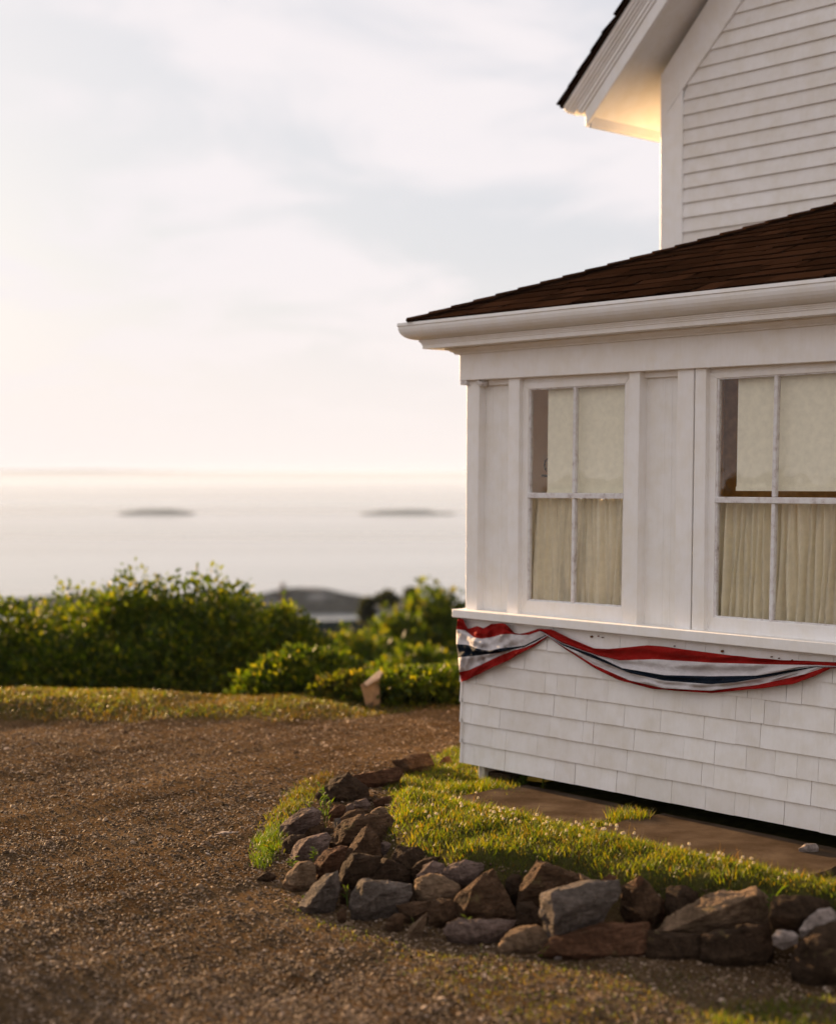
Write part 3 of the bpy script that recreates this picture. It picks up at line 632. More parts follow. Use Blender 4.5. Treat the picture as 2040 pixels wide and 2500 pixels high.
# ------------------------------------------------------------------ bunting
def resample(pl, n, x0=None, x1=None):
    px = [p[0] for p in pl]; py = [p[1] for p in pl]; X_ = np.linspace(px[0], px[-1], n); return list(zip(X_, np.interp(X_, px, py)))
def bunting(fr, rows, mats, n, v0, amp, seed, label, wrap=False, sub=5):
    rs = random.Random(seed); RR = [resample(r, n) for r in rows]; vs = []; f = []; mi = []; nr = (len(rows) - 1) * sub + 1
    def sm_(i, arr): # light smoothing
        return arr
    for c in range(n):
        col = []
        for k in range(len(rows) - 1):
            for q in range(sub): t = q / sub; a, b = RR[k][c], RR[k + 1][c]; col.append((a[0] * (1 - t) + b[0] * t, a[1] * (1 - t) + b[1] * t))
        col.append(RR[-1][c]); s = c / (n - 1)
        env = (math.sin(math.pi * min(1, max(0, s * .9 + (.1 if not wrap else .35)))) ** .5) if True else 1
        for r_, (x, y) in enumerate(col):
            tt = r_ / (nr - 1); nz = noise.noise(Vector((s * 7 + seed, tt * 3.1, seed * 1.3))) + .5 * noise.noise(Vector((s * 17, tt * 7 + seed, 3)))
            fold = math.sin(tt * 9 + 3 * s + seed) * .5 + math.sin(tt * 19 + 5 * math.sin(s * 4)) * .25
            v = v0 + amp * .32 * math.sin(2 * math.pi * tt * 5.5 + 3 * math.sin(s * 6 + seed) + 4 * s) * math.sin(math.pi * min(1, tt + .15)) * env + amp * (.9 + 1.0 * nz + .6 * fold + .9 * abs(noise.noise(Vector((s * 11 + tt * 5, tt * 2 - s * 3, seed))))) * (.25 + .75 * env)
            u, z = FZ(fr, x, y, v); vs.append(tuple(W(u, max(v, .026), z)))
    for c in range(n - 1):
        for r_ in range(nr - 1): f += [c * nr + r_, c * nr + r_ + 1, (c + 1) * nr + r_ + 1, (c + 1) * nr + r_]; mi.append(r_ // sub)
    base = n * nr
    if wrap:      # carries on round the house corner
        for r_ in range(nr):
            p = Vector(vs[r_]); vs.append(tuple(p - U * .012 - NV * .045)); vs.append(tuple(p - U * .004 - NV * .12))
        for r_ in range(nr - 1):
            a = base + r_ * 2; f += [a, a + 2, r_ + 1, r_]; mi.append(r_ // sub); f += [a + 1, a + 3, a + 2, a]; mi.append(r_ // sub)
    o = np_mesh('bunting', vs, f, 4, [M[m] for m in mats], None, mi, True)
    so_ = o.modifiers.new('thickness', 'SOLIDIFY'); so_.thickness = .0015
    tag(o, label, 'bunting', 'patriotic bunting under the sill'); return o
bunting('H', [[(98, 58), (170, 62), (200, 140), (240, 205), (300, 190), (370, 165), (460, 195), (520, 165), (580, 135), (720, 125), (770, 135), (850, 215), (900, 268), (980, 275), (1100, 250), (1230, 205), (1390, 212)],
              [(80, 210), (210, 228), (280, 290), (340, 330), (440, 345), (600, 320), (720, 282), (850, 278), (1000, 292), (1100, 290), (1230, 245), (1390, 225)],
              [(78, 420), (200, 428), (270, 440), (340, 472), (440, 500), (540, 515), (700, 480), (900, 460), (1045, 440), (1200, 360), (1390, 265)],
              [(105, 610), (200, 600), (340, 587), (540, 562), (700, 540), (880, 495), (1045, 460), (1200, 385), (1390, 275)],
              [(120, 815), (250, 790), (450, 700), (700, 580), (900, 505), (1050, 470), (1200, 400), (1390, 285)],
              [(150, 950), (220, 935), (400, 845), (600, 740), (800, 660), (1000, 545), (1200, 440), (1390, 300)]],
        ['red', 'white_c', 'navy', 'white_c', 'red'], 70, .03, .034, 3, 'red white and navy bunting bunched round the house corner', True, 6)
bunting('G', [[(462, 150), (520, 153), (600, 193), (700, 234), (760, 237), (850, 228), (930, 220), (1000, 225), (1100, 240), (1300, 265), (1500, 285), (1650, 289), (1900, 300)],
              [(464, 154), (560, 208), (640, 238), (720, 265), (810, 285), (960, 280), (1200, 295), (1450, 302), (1650, 305), (1900, 318)],
              [(466, 156), (560, 212), (700, 262), (820, 318), (1000, 348), (1200, 353), (1400, 350), (1550, 325), (1650, 310), (1900, 319)],
              [(468, 157), (560, 218), (700, 276), (850, 338), (1000, 372), (1200, 387), (1300, 380), (1450, 355), (1650, 313), (1900, 320)],
              [(470, 158), (570, 226), (700, 304), (850, 370), (1000, 405), (1200, 415), (1400, 390), (1600, 345), (1690, 314), (1900, 321)],
              [(472, 160), (580, 238), (700, 317), (800, 367), (950, 407), (1200, 424), (1400, 406), (1550, 386), (1650, 351), (1715, 318), (1900, 322)]],
        ['red', 'white_c', 'navy', 'white_c', 'red'], 130, .03, .026, 8, 'long red white and navy bunting swag draped under the big window', False, 6)

rust = plain('rust', (.14, .05, .015)); 
for i, (x, y) in enumerate([(688, 183), (717, 181), (735, 187), (1043, 224), (1247, 246), (1458, 270), (1490, 276), (1546, 284)]):
    u_, z_ = FZ('G', x, y, .024); rr_ = .0028 + .003 * (i in (0, 4)); mb = MB()
    mb.prism([W(u_ + rr_ * math.cos(a), .026, z_ + rr_ * math.sin(a)) for a in np.linspace(0, 5.6, 9)], [W(u_ + rr_ * math.cos(a), .015, z_ + rr_ * math.sin(a)) for a in np.linspace(0, 5.6, 9)]); mb.build('rusty_nail', rust, house)

# ------------------------------------------------------------------ path slabs
def gslab(name, u0, u1, v0, v1, z, th, bend=0):
    mb = MB(); n = 16; m_ = 5; vs = []; 
    P = lambda i, j: (u0 + (u1 - u0) * i / n + .015 * math.sin(j * 2.1 + u0 * 5) * (1 if i in (0, n) else 0), v0 + (v1 - v0) * j / m_ + (.02 * math.sin(i * 1.3 + u0) if j == m_ else 0))
    for i in range(n):
        for j in range(m_):
            q = [P(i, j), P(i + 1, j), P(i + 1, j + 1), P(i, j + 1)]; mb.quad(*[W(a, b, z + bend * a) for a, b in q])
    ring = [P(i, 0) for i in range(n + 1)] + [P(n, j) for j in range(1, m_ + 1)] + [P(i, m_) for i in range(n - 1, -1, -1)] + [P(0, j) for j in range(m_ - 1, 0, -1)]
    for i in range(len(ring)): a, b = ring[i], ring[(i + 1) % len(ring)]; mb.quad(W(*a, z + bend * a[0]), W(*b, z + bend * b[0]), W(*b, z - th), W(*a, z - th))
    tag(mb.build(name, M['slab']), kind='structure')
gslab('path', .42, 1.30, -.02, .66, .030, .12); gslab('path', 1.42, 2.60, .03, .66, .040, .12); gslab('path', 2.64, 3.8, .03, .68, .025, .12)

# ------------------------------------------------------------------ rocks
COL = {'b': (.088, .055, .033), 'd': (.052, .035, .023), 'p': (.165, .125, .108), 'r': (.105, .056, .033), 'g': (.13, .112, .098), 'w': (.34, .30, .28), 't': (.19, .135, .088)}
def rock(fr, pts, zb, col, label, ridge=None, lean=.45, thick=.8, rnd=0, rough=1.0, dz=0.0, group='rocks of the dry stone edging'):
    P = [PX(fr, *p) for p in pts]; gx = sum(p[0] for p in P) / len(P); gy = sum(p[1] for p in P) / len(P); P = [(gx + (p[0] - gx) * 1.05, gy + (p[1] - gy) * 1.05) for p in P]; xs_ = [p[0] for p in P]; ys_ = [p[1] for p in P]
    yb = max(ys_); w_ = max(xs_) - min(xs_); h_ = yb - min(ys_)
    d = ray(sum(xs_) / len(xs_), yb); D0 = (zb - EYE) / d.z * d.y + dz; s = D0 / F
    size = min(w_, h_) * s; Wm = w_ * s; Hm = h_ * s
    pts3 = []
    for (x, y) in P: pts3.append(AT(x, y, D0 + lean * (yb - y) * s))
    rp = ridge if ridge is not None else [(min(xs_) + .36 * w_, min(ys_) + .30 * h_), (min(xs_) + .42 * w_, yb - .12 * h_)]
    if ridge is not None: rp = [PX(fr, *p) for p in ridge]
    for (x, y) in rp: pts3.append(AT(x, y, D0 + lean * (yb - y) * s - .40 * size))
    cx_ = sum(xs_) / len(xs_); cy_ = sum(ys_) / len(ys_); T = thick * (size * .6 + Wm * .3)
    for (x, y) in P:
        q = AT(cx_ + (x - cx_) * .82, cy_ + (y - cy_) * .82 + .06 * h_, D0 + lean * (yb - y) * s + T); pts3.append(q)
    for (x, y) in P:
        if y > cy_: q = AT(cx_ + (x - cx_) * .9, y, D0 + .35 * T); q.z -= .25 * Hm + .02; pts3.append(q)
    c = sum(pts3, Vector()) / len(pts3); bm = bmesh.new()
    for p in pts3: bm.verts.new(p - c)
    bmesh.ops.convex_hull(bm, input=bm.verts); 
    for v_ in [v_ for v_ in bm.verts if not v_.link_faces]: bm.verts.remove(v_)
    bmesh.ops.triangulate(bm, faces=bm.faces)
    bmesh.ops.bevel(bm, geom=list(bm.edges), offset=size * .018, segments=1, affect='EDGES', clamp_overlap=True)
    bmesh.ops.triangulate(bm, faces=bm.faces)
    tgt = max(.012, size * .07)
    for _ in range(5):
        es = [e for e in bm.edges if e.calc_length() > tgt * 1.6]
        if not es or len(bm.verts) > 5000: break
        bmesh.ops.subdivide_edges(bm, edges=es, cuts=1); bmesh.ops.triangulate(bm, faces=[f for f in bm.faces if len(f.verts) > 3])
    for _ in range(rnd * 5): bmesh.ops.smooth_vert(bm, verts=bm.verts, factor=.5, use_axis_x=True, use_axis_y=True, use_axis_z=True)
    bm.normal_update(); off = Vector((D0 * 7, cx_ * .01, yb * .013))
    for v_ in bm.verts:
        co = v_.co / max(size, .03); n_ = v_.normal
        lay = noise.noise(Vector((co.x * 1.5, co.y * 1.5, co.z * 6 + co.x * 2)) + off)
        a = noise.noise(co * 1.6 + off) * .05 + noise.noise(co * 4.3 + off) * .035 + lay * .045 - abs(noise.noise(co * 7 + off)) * .045 + noise.noise(co * 17 + off) * .012
        v_.co += n_ * a * size * rough
    base = Vector((c.x, c.y, c.z + min(v_.co.z for v_ in bm.verts)))
    for v_ in bm.verts: v_.co += c - base
    me = bpy.data.meshes.new('rock'); bm.to_mesh(me); bm.free()
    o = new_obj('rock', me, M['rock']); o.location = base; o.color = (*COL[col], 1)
    me.polygons.foreach_set('use_smooth', [rnd > 0] * len(me.polygons))
    tag(o, label, 'rock', group); return o
RK = [
 ('A', [(740,400),(800,310),(960,200),(1080,165),(1150,230),(1270,300),(1330,440),(1200,480),(900,470),(760,440)], .0, 'd', 'big dark boulder at the back, highest of the left rocks', [(1000,260),(930,430)]),
 ('A', [(1150,190),(1600,100),(1660,150),(1600,240),(1450,290),(1280,300),(1160,240)], .0, 'r', 'long low reddish rock right behind the big dark boulder', None),
 ('B', [(940,130),(1050,97),(1150,92),(1178,150),(1100,190),(990,180)], 0, 'b', 'blurred brown rock farthest back along the grass edge', None),
 ('B', [(1200,150),(1240,108),(1270,110),(1282,150)], 0, 'r', 'small rust coloured stone beside the drive near house corner', None),
 ('A', [(350,840),(365,720),(440,660),(580,590),(570,550),(700,520),(800,560),(790,640),(720,690),(640,720),(540,800)], 0, 'p', 'layered purple grey rock at the left tip of the edging', [(620,600),(480,700)]),
 ('A', [(590,780),(620,720),(720,690),(830,700),(840,770),(740,820),(620,830)], 0, 'b', 'small brown rock tucked right of the layered purple rock', None),
 ('A', [(388,1010),(398,880),(470,820),(620,820),(650,870),(560,900),(470,1000),(430,1040)], 0, 'd', 'narrow dark rock at the far left below the layered rock', None),
 ('A', [(460,1100),(500,960),(560,880),(700,820),(850,800),(900,860),(870,930),(820,970),(740,1050),(650,1080),(520,1120)], .0, 'p', 'wide flat-topped purple rock with weeds along its foot', [(640,880),(520,1060)]),
 ('A', [(880,900),(930,800),(1030,680),(1200,610),(1320,595),(1500,610),(1600,750),(1560,900),(1400,960),(1100,950),(900,960)], .03, 'b', 'largest rounded brown boulder on top of the left heap', [(1150,680),(1000,900)]),
 ('A', [(1050,1080),(1060,970),(1150,900),(1230,770),(1300,700),(1420,900),(1430,1060),(1250,1070),(1140,1050)], .03, 'b', 'pointed brown rock leaning on the largest rounded boulder', [(1240,850),(1130,1010)]),
 ('A', [(1310,590),(1350,540),(1430,515),(1520,545),(1560,600),(1450,620)], .06, 't', 'pale smooth rounded stone capping the left heap', None, 1),
 ('A', [(720,1130),(760,1050),(870,970),(1000,940),(1070,950),(1050,1050),(1000,1150),(980,1200),(850,1250),(760,1280),(740,1220)], .01, 'r', 'reddish sloping rock between flat purple and pointed rocks', [(900,1020),(800,1150)]),
 ('A', [(390,1310),(480,1180),(560,1100),(680,1100),(740,1150),(745,1250),(700,1340),(560,1370),(470,1380)], 0, 't', 'wedge shaped tan rock at the left front corner', [(575,1115),(500,1365)]),
 ('A', [(985,1250),(1030,1130),(1120,1010),(1145,1050),(1400,1070),(1410,1150),(1280,1290),(1200,1310),(1100,1360),(1000,1330)], .03, 'd', 'dark slab with thin sunlit left edge, left of two alike', [(1140,1065),(1010,1290)]),
 ('A', [(1260,1290),(1340,1170),(1450,1060),(1495,1070),(1600,1110),(1720,1180),(1740,1290),(1540,1320),(1300,1310)], .03, 'd', 'dark slab with bright sloping left face above the wide grey block', [(1500,1080),(1310,1300)]),
 ('A', [(560,1570),(650,1450),(740,1340),(840,1240),(970,1190),(990,1290),(1000,1400),(960,1480),(850,1560),(700,1600)], 0, 'g', 'large tilted grey rock lit on its left, front row start', [(860,1300),(650,1580)]),
 ('A', [(1100,1540),(1120,1440),(1230,1290),(1500,1310),(1740,1350),(1740,1480),(1620,1580),(1500,1640),(1350,1680),(1200,1640),(1100,1600)], 0, 'g', 'wide grey block with flat top in the front row', [(1250,1330),(1190,1600),(1520,1400)]),
 ('A', [(995,1400),(1040,1350),(1100,1400),(1095,1500),(1000,1490)], 0, 'b', 'small dark stone wedged between tilted and wide grey blocks', None),
 ('A', [(960,1660),(1010,1600),(1060,1605),(1065,1690),(980,1705)], 0, 'b', 'little brown stone in the dirt before the wide grey block', None),
 ('A', [(110,1285),(180,1210),(260,1220),(330,1260),(250,1295),(140,1300)], 0, 'd', 'small flat dark stone lying alone left of the edging', None),
 ('A', [(880,590),(940,500),(1020,490),(1060,530),(1040,590),(950,630)], .03, 'r', 'small reddish stone in the middle of the left heap', None),
 ('A', [(1140,515),(1150,460),(1270,430),(1320,490),(1290,535),(1170,535)], .03, 'p', 'boxy pale purple stone below the big dark boulder', None),
 ('A', [(1050,540),(1080,490),(1140,480),(1150,535),(1100,560)], .03, 'p', 'small purple stone left of the boxy pale one', None),
 ('A', [(1000,650),(1080,570),(1200,540),(1330,560),(1320,595),(1150,615),(1040,670)], .03, 'b', 'flat brown stone just above the largest rounded boulder', None),
 ('A', [(935,650),(1000,640),(1020,700),(965,760),(940,710)], .02, 'g', 'tiny upright grey stone left of the largest rounded boulder', None),
 ('A', [(770,780),(850,740),(930,750),(925,810),(820,810)], .01, 'd', 'thin flat dark stone among the tall weeds', None),
 ('A', [(1350,460),(1450,420),(1560,400),(1630,450),(1600,510),(1450,500)], .02, 'r', 'low reddish brown rock sunk in grass at the back', None),
 ('A', [(1480,500),(1600,480),(1640,530),(1520,570)], .02, 'p', 'low purple stone in front of the sunken reddish rock', None),
 ('B', [(975,415),(1020,380),(1100,350),(1135,380),(1080,408)], .02, 't', 'low tan stone half buried at the lawn edge', None),
 ('B', [(1150,385),(1180,342),(1240,340),(1255,360),(1180,388)], .02, 'b', 'small blurred stone in the grass towards the house', None),
 ('B', [(935,700),(975,615),(1090,620),(1150,680),(1100,740),(1040,760),(960,730)], .06, 'd', 'dark brown rock between the left heap and the lawn', None),
 ('B', [(1110,645),(1200,600),(1235,612),(1190,668),(1130,670)], .10, 'p', 'pale grey stone lying in the lawn edge', None),
 ('B', [(1045,745),(1130,680),(1215,675),(1180,725),(1090,765)], .08, 'd', 'thin dark slab lying behind the pale layered stones', None),
 ('B', [(878,600),(905,590),(940,610),(925,655),(880,650)], .05, 'p', 'small grey stone right of the largest rounded boulder', None),
 ('D', [(235,480),(290,390),(370,360),(460,380),(495,450),(420,490),(300,500)], .08, 'p', 'rough pale purple stone, left end of the layered pair', None),
 ('D', [(460,450),(510,390),(640,350),(780,370),(795,420),(740,490),(620,535),(500,515)], .08, 'p', 'broad layered pale purple stone just under the lawn', None),
 ('D', [(770,430),(800,370),(910,360),(935,410),(860,450),(790,460)], .10, 'p', 'small pale stone at the right end of the layered ones', None),
 ('D', [(200,570),(220,500),(330,460),(450,470),(500,520),(600,560),(560,640),(420,690),(300,710),(230,650)], .03, 't', 'rounded tan rock under the layered pale stones', None, 1),
 ('D', [(105,690),(130,610),(200,570),(235,640),(300,705),(150,720)], .02, 'd', 'dark brown stone left of the rounded tan rock', None),
 ('D', [(570,690),(600,620),(680,550),(800,450),(880,430),(960,560),(1070,810),(980,860),(700,860),(590,790)], .01, 'b', 'big brown boulder with pointed top in the wall middle', [(700,570),(640,780)]),
 ('D', [(838,445),(880,412),(892,440),(872,500)], .14, 'r', 'small orange stone chip on the pointed brown boulder', None),
 ('D', [(955,440),(980,380),(1080,355),(1215,370),(1190,430),(1100,470),(1000,470)], .10, 'b', 'low brown rock below the grass right of the orange chip', None),
 ('D', [(985,510),(1050,465),(1115,480),(1130,560),(1095,660),(1010,660),(980,590)], .05, 'd', 'dark upright rock squeezed between two big brown boulders', None),
 ('D', [(1070,700),(1110,560),(1160,480),(1250,350),(1310,370),(1500,430),(1610,480),(1660,545),(1440,600),(1300,660),(1295,730),(1200,730)], .05, 'b', 'tall leaning boulder whose long left edge catches the sun', [(1290,395),(1170,580),(1140,680)]),
 ('D', [(1070,840),(1080,700),(1200,700),(1290,780),(1340,890),(1200,910),(1070,890)], 0, 'd', 'shaded dark rock underneath the tall leaning boulder', None),
 ('E', [(150,830),(165,730),(190,708),(250,710),(310,680),(430,672),(560,655),(582,700),(560,760),(430,850),(330,910),(215,950)], .06, 'g', 'blue grey slab with sunlit narrow left end in the wall', [(205,722),(225,900),(330,800)]),
 ('D', [(65,730),(200,700),(350,700),(355,760),(220,850),(130,830)], 0, 'b', 'brown stone under the rounded tan rock, front row', None),
 ('D', [(150,965),(220,870),(320,800),(315,880),(260,970)], 0, 't', 'upright sunlit shard standing in the front row', [(300,810),(190,950)]),
 ('D', [(335,760),(370,690),(430,670),(530,680),(575,740),(565,840),(500,880),(340,870)], 0, 'b', 'squarish brown rock right of the upright shard', None),
 ('D', [(375,670),(410,618),(470,630),(525,675),(420,685)], .04, 't', 'small tan stone resting on the squarish brown rock', None),
 ('D', [(-30,860),(40,805),(100,800),(135,830),(100,910),(0,920),(-30,900)], 0, 'b', 'low brown rock at the front left of the upright shard', None),
 ('D', [(470,950),(500,880),(600,850),(900,850),(1065,860),(1000,940),(900,1000),(780,1020),(600,1010),(490,980)], 0, 'p', 'long flat grey rock on the ground behind a leafy weed', None),
 ('D', [(950,1020),(1010,950),(1090,910),(1250,900),(1350,950),(1385,1010),(1300,1100),(1150,1115),(1060,1070)], 0, 't', 'rounded tan boulder in the front row beneath the slab', None, 1),
 ('D', [(908,1080),(950,1025),(1030,1030),(1065,1100),(1010,1128),(930,1118)], 0, 't', 'small round stone leaning on the rounded tan boulder', None, 1),
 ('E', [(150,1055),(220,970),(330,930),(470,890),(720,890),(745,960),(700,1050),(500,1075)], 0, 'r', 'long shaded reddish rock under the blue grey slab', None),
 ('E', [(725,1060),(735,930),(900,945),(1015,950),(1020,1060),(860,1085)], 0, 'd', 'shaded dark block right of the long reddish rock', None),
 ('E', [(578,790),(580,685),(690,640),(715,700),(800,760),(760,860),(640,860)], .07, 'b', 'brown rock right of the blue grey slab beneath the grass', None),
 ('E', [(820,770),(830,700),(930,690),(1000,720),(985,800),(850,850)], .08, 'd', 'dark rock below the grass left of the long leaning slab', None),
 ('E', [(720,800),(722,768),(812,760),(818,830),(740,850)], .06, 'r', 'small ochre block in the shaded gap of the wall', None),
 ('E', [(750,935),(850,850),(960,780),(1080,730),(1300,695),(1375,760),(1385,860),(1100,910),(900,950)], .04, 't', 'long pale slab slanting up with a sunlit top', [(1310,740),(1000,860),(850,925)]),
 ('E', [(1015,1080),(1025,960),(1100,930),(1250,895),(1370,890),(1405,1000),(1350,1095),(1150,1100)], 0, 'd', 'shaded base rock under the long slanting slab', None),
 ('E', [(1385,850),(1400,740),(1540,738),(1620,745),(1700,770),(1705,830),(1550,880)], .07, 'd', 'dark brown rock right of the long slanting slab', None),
 ('E', [(1545,925),(1580,860),(1640,815),(1710,808),(1745,860),(1700,885),(1600,930)], .05, 'w', 'pale grey stone near the right edge catching light', None),
 ('E', [(1395,960),(1420,925),(1500,930),(1535,955),(1450,985)], .02, 'w', 'small pale stone below the dark rock at right', None),
 ('E', [(1500,1060),(1520,980),(1640,900),(1760,870),(1900,900),(1920,1150),(1600,1190),(1490,1130)], 0, 'd', 'big shaded boulder at the lower right edge', None, 1),
 ('E', [(455,672),(520,625),(562,640),(520,680)], .17, 'r', 'small pinkish stone on top of the blue grey slab', None),
 ('E', [(645,690),(680,630),(704,655),(680,710)], .17, 'r', 'small upright reddish stone poking out of the grass', None),
 ('E', [(358,618),(400,640),(432,662),(380,672)], .16, 't', 'thin tan stone at the head of the leaning boulder', None),
]
for r_ in RK:
    fr, pts, zb, col, lb, rd = r_[:6]; rn = r_[6] if len(r_) > 6 else 0
    gap = fr == 'E' and min(p[0] for p in pts) > 1380 and 'boulder' not in lb
    rock(fr, pts, zb, col, lb, rd, rnd=rn, dz=-.30 if gap else 0.0, group='rocks of the dry stone edging' if fr != 'L' else None)
rock('S', [(525, 2036), (545, 2030), (585, 2031), (588, 2037), (560, 2043), (535, 2042)], 0, 'w', 'flat white stone lying on the gravel drive', None, thick=1.5, lean=2.0, group='pale stones')
rock('S', [(1949, 2072), (1965, 2060), (1990, 2059), (1998, 2070), (1975, 2080)], .04, 'w', 'whitish stone in the dark gap under the house', None, group='pale stones')
rock('E', [(225,1062),(240,1048),(262,1050),(268,1066),(245,1078)], 0, 'w', 'small white pebble before the long shaded reddish rock', None, group='pale stones')
# rubble core behind the facing rocks, mostly hidden
# ------------------------------------------------------------------ scattered stuff
def frustum_sample(n, y0, y1, power=1.0, margin=1.12):
    y = y0 + (y1 - y0) * rng.random(n) ** power; hw = y * 1020 / F * margin; x = (rng.random(n) * 2 - 1) * hw; return x, y
def scatter_base(mesh_v, mesh_f, per, x, y, z, sx, sy, sz, rot, tiltx, tilty, jitter=0.0):
    n = len(x); V_ = np.array(mesh_v, float); nv = len(V_)
    P = np.repeat(V_[None], n, 0)
    if jitter: P = P * (1 + jitter * (rng.random((n, nv, 1)) - .5)) + jitter * .4 * (rng.random((n, nv, 3)) - .5)
    P[..., 0] *= sx[:, None]; P[..., 1] *= sy[:, None]; P[..., 2] *= sz[:, None]
    Zt = P[..., 2] + P[..., 0] * tiltx[:, None] + P[..., 1] * tilty[:, None]
    c, s = np.cos(rot)[:, None], np.sin(rot)[:, None]; Xr = P[..., 0] * c - P[..., 1] * s; Yr = P[..., 0] * s + P[..., 1] * c
    out_ = np.stack([Xr + x[:, None], Yr + y[:, None], Zt + z[:, None]], -1).reshape(-1, 3)
    F_ = (np.array(mesh_f).reshape(-1)[None] + (np.arange(n) * nv)[:, None]).reshape(-1); return out_, F_
t_ = (1 + 5 ** .5) / 2
ico_v = np.array([(-1, t_, 0), (1, t_, 0), (-1, -t_, 0), (1, -t_, 0), (0, -1, t_), (0, 1, t_), (0, -1, -t_), (0, 1, -t_), (t_, 0, -1), (t_, 0, 1), (-t_, 0, -1), (-t_, 0, 1)]) / math.hypot(1, t_)
ico_f = [(0,11,5),(0,5,1),(0,1,7),(0,7,10),(0,10,11),(1,5,9),(5,11,4),(11,10,2),(10,7,6),(7,1,8),(3,9,4),(3,4,2),(3,2,6),(3,6,8),(3,8,9),(4,9,5),(2,4,11),(6,2,10),(8,6,7),(9,8,1)]
x, y = frustum_sample(230000, 4.4, 12.2, 1.3)
sdl = sdist(x, y, LAWN); pat = wob(x, y, 1.4, .7)
keep = (sdl < .02) & (rng.random(len(x)) < .75 + .3 * pat); x, y = x[keep], y[keep]; n = len(x)
sz_ = (.0021 + .0048 * rng.random(n) ** 2.8) * (1 + .9 * (rng.random(n) < .02)) * (1 + .05 * (y - 4.4))
vs, fs = scatter_base(ico_v, ico_f, 3, x, y, G(x, y) + sz_ * .12, sz_ * (1 + .7 * rng.random(n)), sz_ * (.7 + .5 * rng.random(n)), sz_ * (.4 + .35 * rng.random(n)), rng.random(n) * 6.28, .3 * rng.normal(size=n), .3 * rng.normal(size=n), .5)
tag(np_mesh('gravel', vs, fs, 3, M['pebble']), kind='stuff')

def blades(name, x, y, z, h, wd, m, lean=.45, kind='stuff', parent=None, curve=.5):
    n = len(x); a = rng.random(n) * 6.28; la = rng.random(n) * 6.28; L = lean * h * (.3 + rng.random(n)); dx, dy = np.cos(a) * wd / 2, np.sin(a) * wd / 2
    lx, ly = np.cos(la) * L, np.sin(la) * L
    P = np.zeros((n, 5, 3))
    P[:, 0] = np.stack([x - dx, y - dy, z], -1); P[:, 1] = np.stack([x + dx, y + dy, z], -1)
    P[:, 2] = np.stack([x + dx * .75 + lx * .35, y + dy * .75 + ly * .35, z + h * .55], -1); P[:, 3] = np.stack([x - dx * .75 + lx * .35, y - dy * .75 + ly * .35, z + h * .55], -1)
    P[:, 4] = np.stack([x + lx, y + ly, z + h * (1 - curve * .12)], -1)
    k = (np.arange(n) * 5)[:, None]; F_ = np.concatenate([k + np.array([[0, 1, 2]]), k + np.array([[0, 2, 3]]), k + np.array([[3, 2, 4]])], 1).reshape(-1)
    o = np_mesh(name, P.reshape(-1, 3), F_, 3, m, parent)
    if kind: tag(o, kind=kind)
    return o
# lawn
x = rng.uniform(-.6, 2.6, 250000); y = rng.uniform(4.6, 9.9, 250000)
sdl = sdist(x, y, LAWN); v = facade_v(x, y); u = facade_u(x, y)
slabm = (v < .40 + .05 * wob(x, y, 6) + .05 * wob(x, y, 17, 2)) & (((u > .56 + .08 * wob(x, y, 9)) & (u < 1.28)) | ((u > 1.44) & (u < 4))) & (v > -.05)
inside = (sdl > -.03 + .04 * wob(x, y, 7, 1)) & ~slabm & ~((v < -.05) & (u > 0.05)) & (np.abs(x) < y * .29)
clump = wob(x, y, 9, 3) * .5 + .5
inside &= rng.random(len(x)) < .30 + .7 * clump
inside &= (v > .6) | (rng.random(len(x)) < .75) 
x, y = x[inside][:95000], y[inside][:95000]; n = len(x); clump = wob(x, y, 9, 3) * .5 + .5; gap_m = (facade_v(x, y) < .6)
h = (.014 + .030 * rng.random(n) ** 1.6) * (.5 + .9 * clump) + .02 * (rng.random(n) < .02)
blades('lawn_grass', x, y, G(x, y) - .004, h, .0022 + .0018 * rng.random(n), M['grass'], .8)
x = rng.uniform(-.6, 2.6, 60000); y = rng.uniform(4.6, 9.9, 60000); sdl = sdist(x, y, LAWN); v = facade_v(x, y); k = (sdl > -.02) & (v > .42) & (np.abs(x) < y * .29) & (wob(x, y, 5, 8) > .25) & (rng.random(60000) < .22)
x, y = x[k], y[k]; blades('lawn_straw', x, y, G(x, y) - .004, rng.uniform(.035, .085, len(x)), .0018 + .001 * rng.random(len(x)), M['dry_grass'], .5)
# taller tufts at path joint and house corner
def tuft(name, u, v, r, n, hmin, hmax, m, label, cat='grass tuft', xy=None, w_=.004, lean=.5):
    c = W(u, v, 0) if xy is None else Vector((xy[0], xy[1], 0))
    a = rng.random(n) * 6.28; rr = r * np.sqrt(rng.random(n)); x = c.x + np.cos(a) * rr; y = c.y + np.sin(a) * rr
    o = blades(name, x, y, G(x, y) - .004, rng.uniform(hmin, hmax, n), w_ * (.7 + .6 * rng.random(n)), m, lean, None); tag(o, label, cat); return o
tuft('grass_tuft', 1.36, .20, .11, 500, .04, .10, M['grass'], 'green grass tuft growing in the joint between the concrete slabs')
tuft('grass_tuft', 1.36, .42, .09, 350, .03, .07, M['grass'], 'short grass in the outer end of the slab joint')
tuft('grass_tuft', .36, .10, .12, 700, .03, .08, M['grass'], 'bright grass clump against the house under its corner')
tuft('grass_tuft', .16, .22, .12, 500, .02, .05, M['grass'], 'long grass at the foot of the white foundation post')
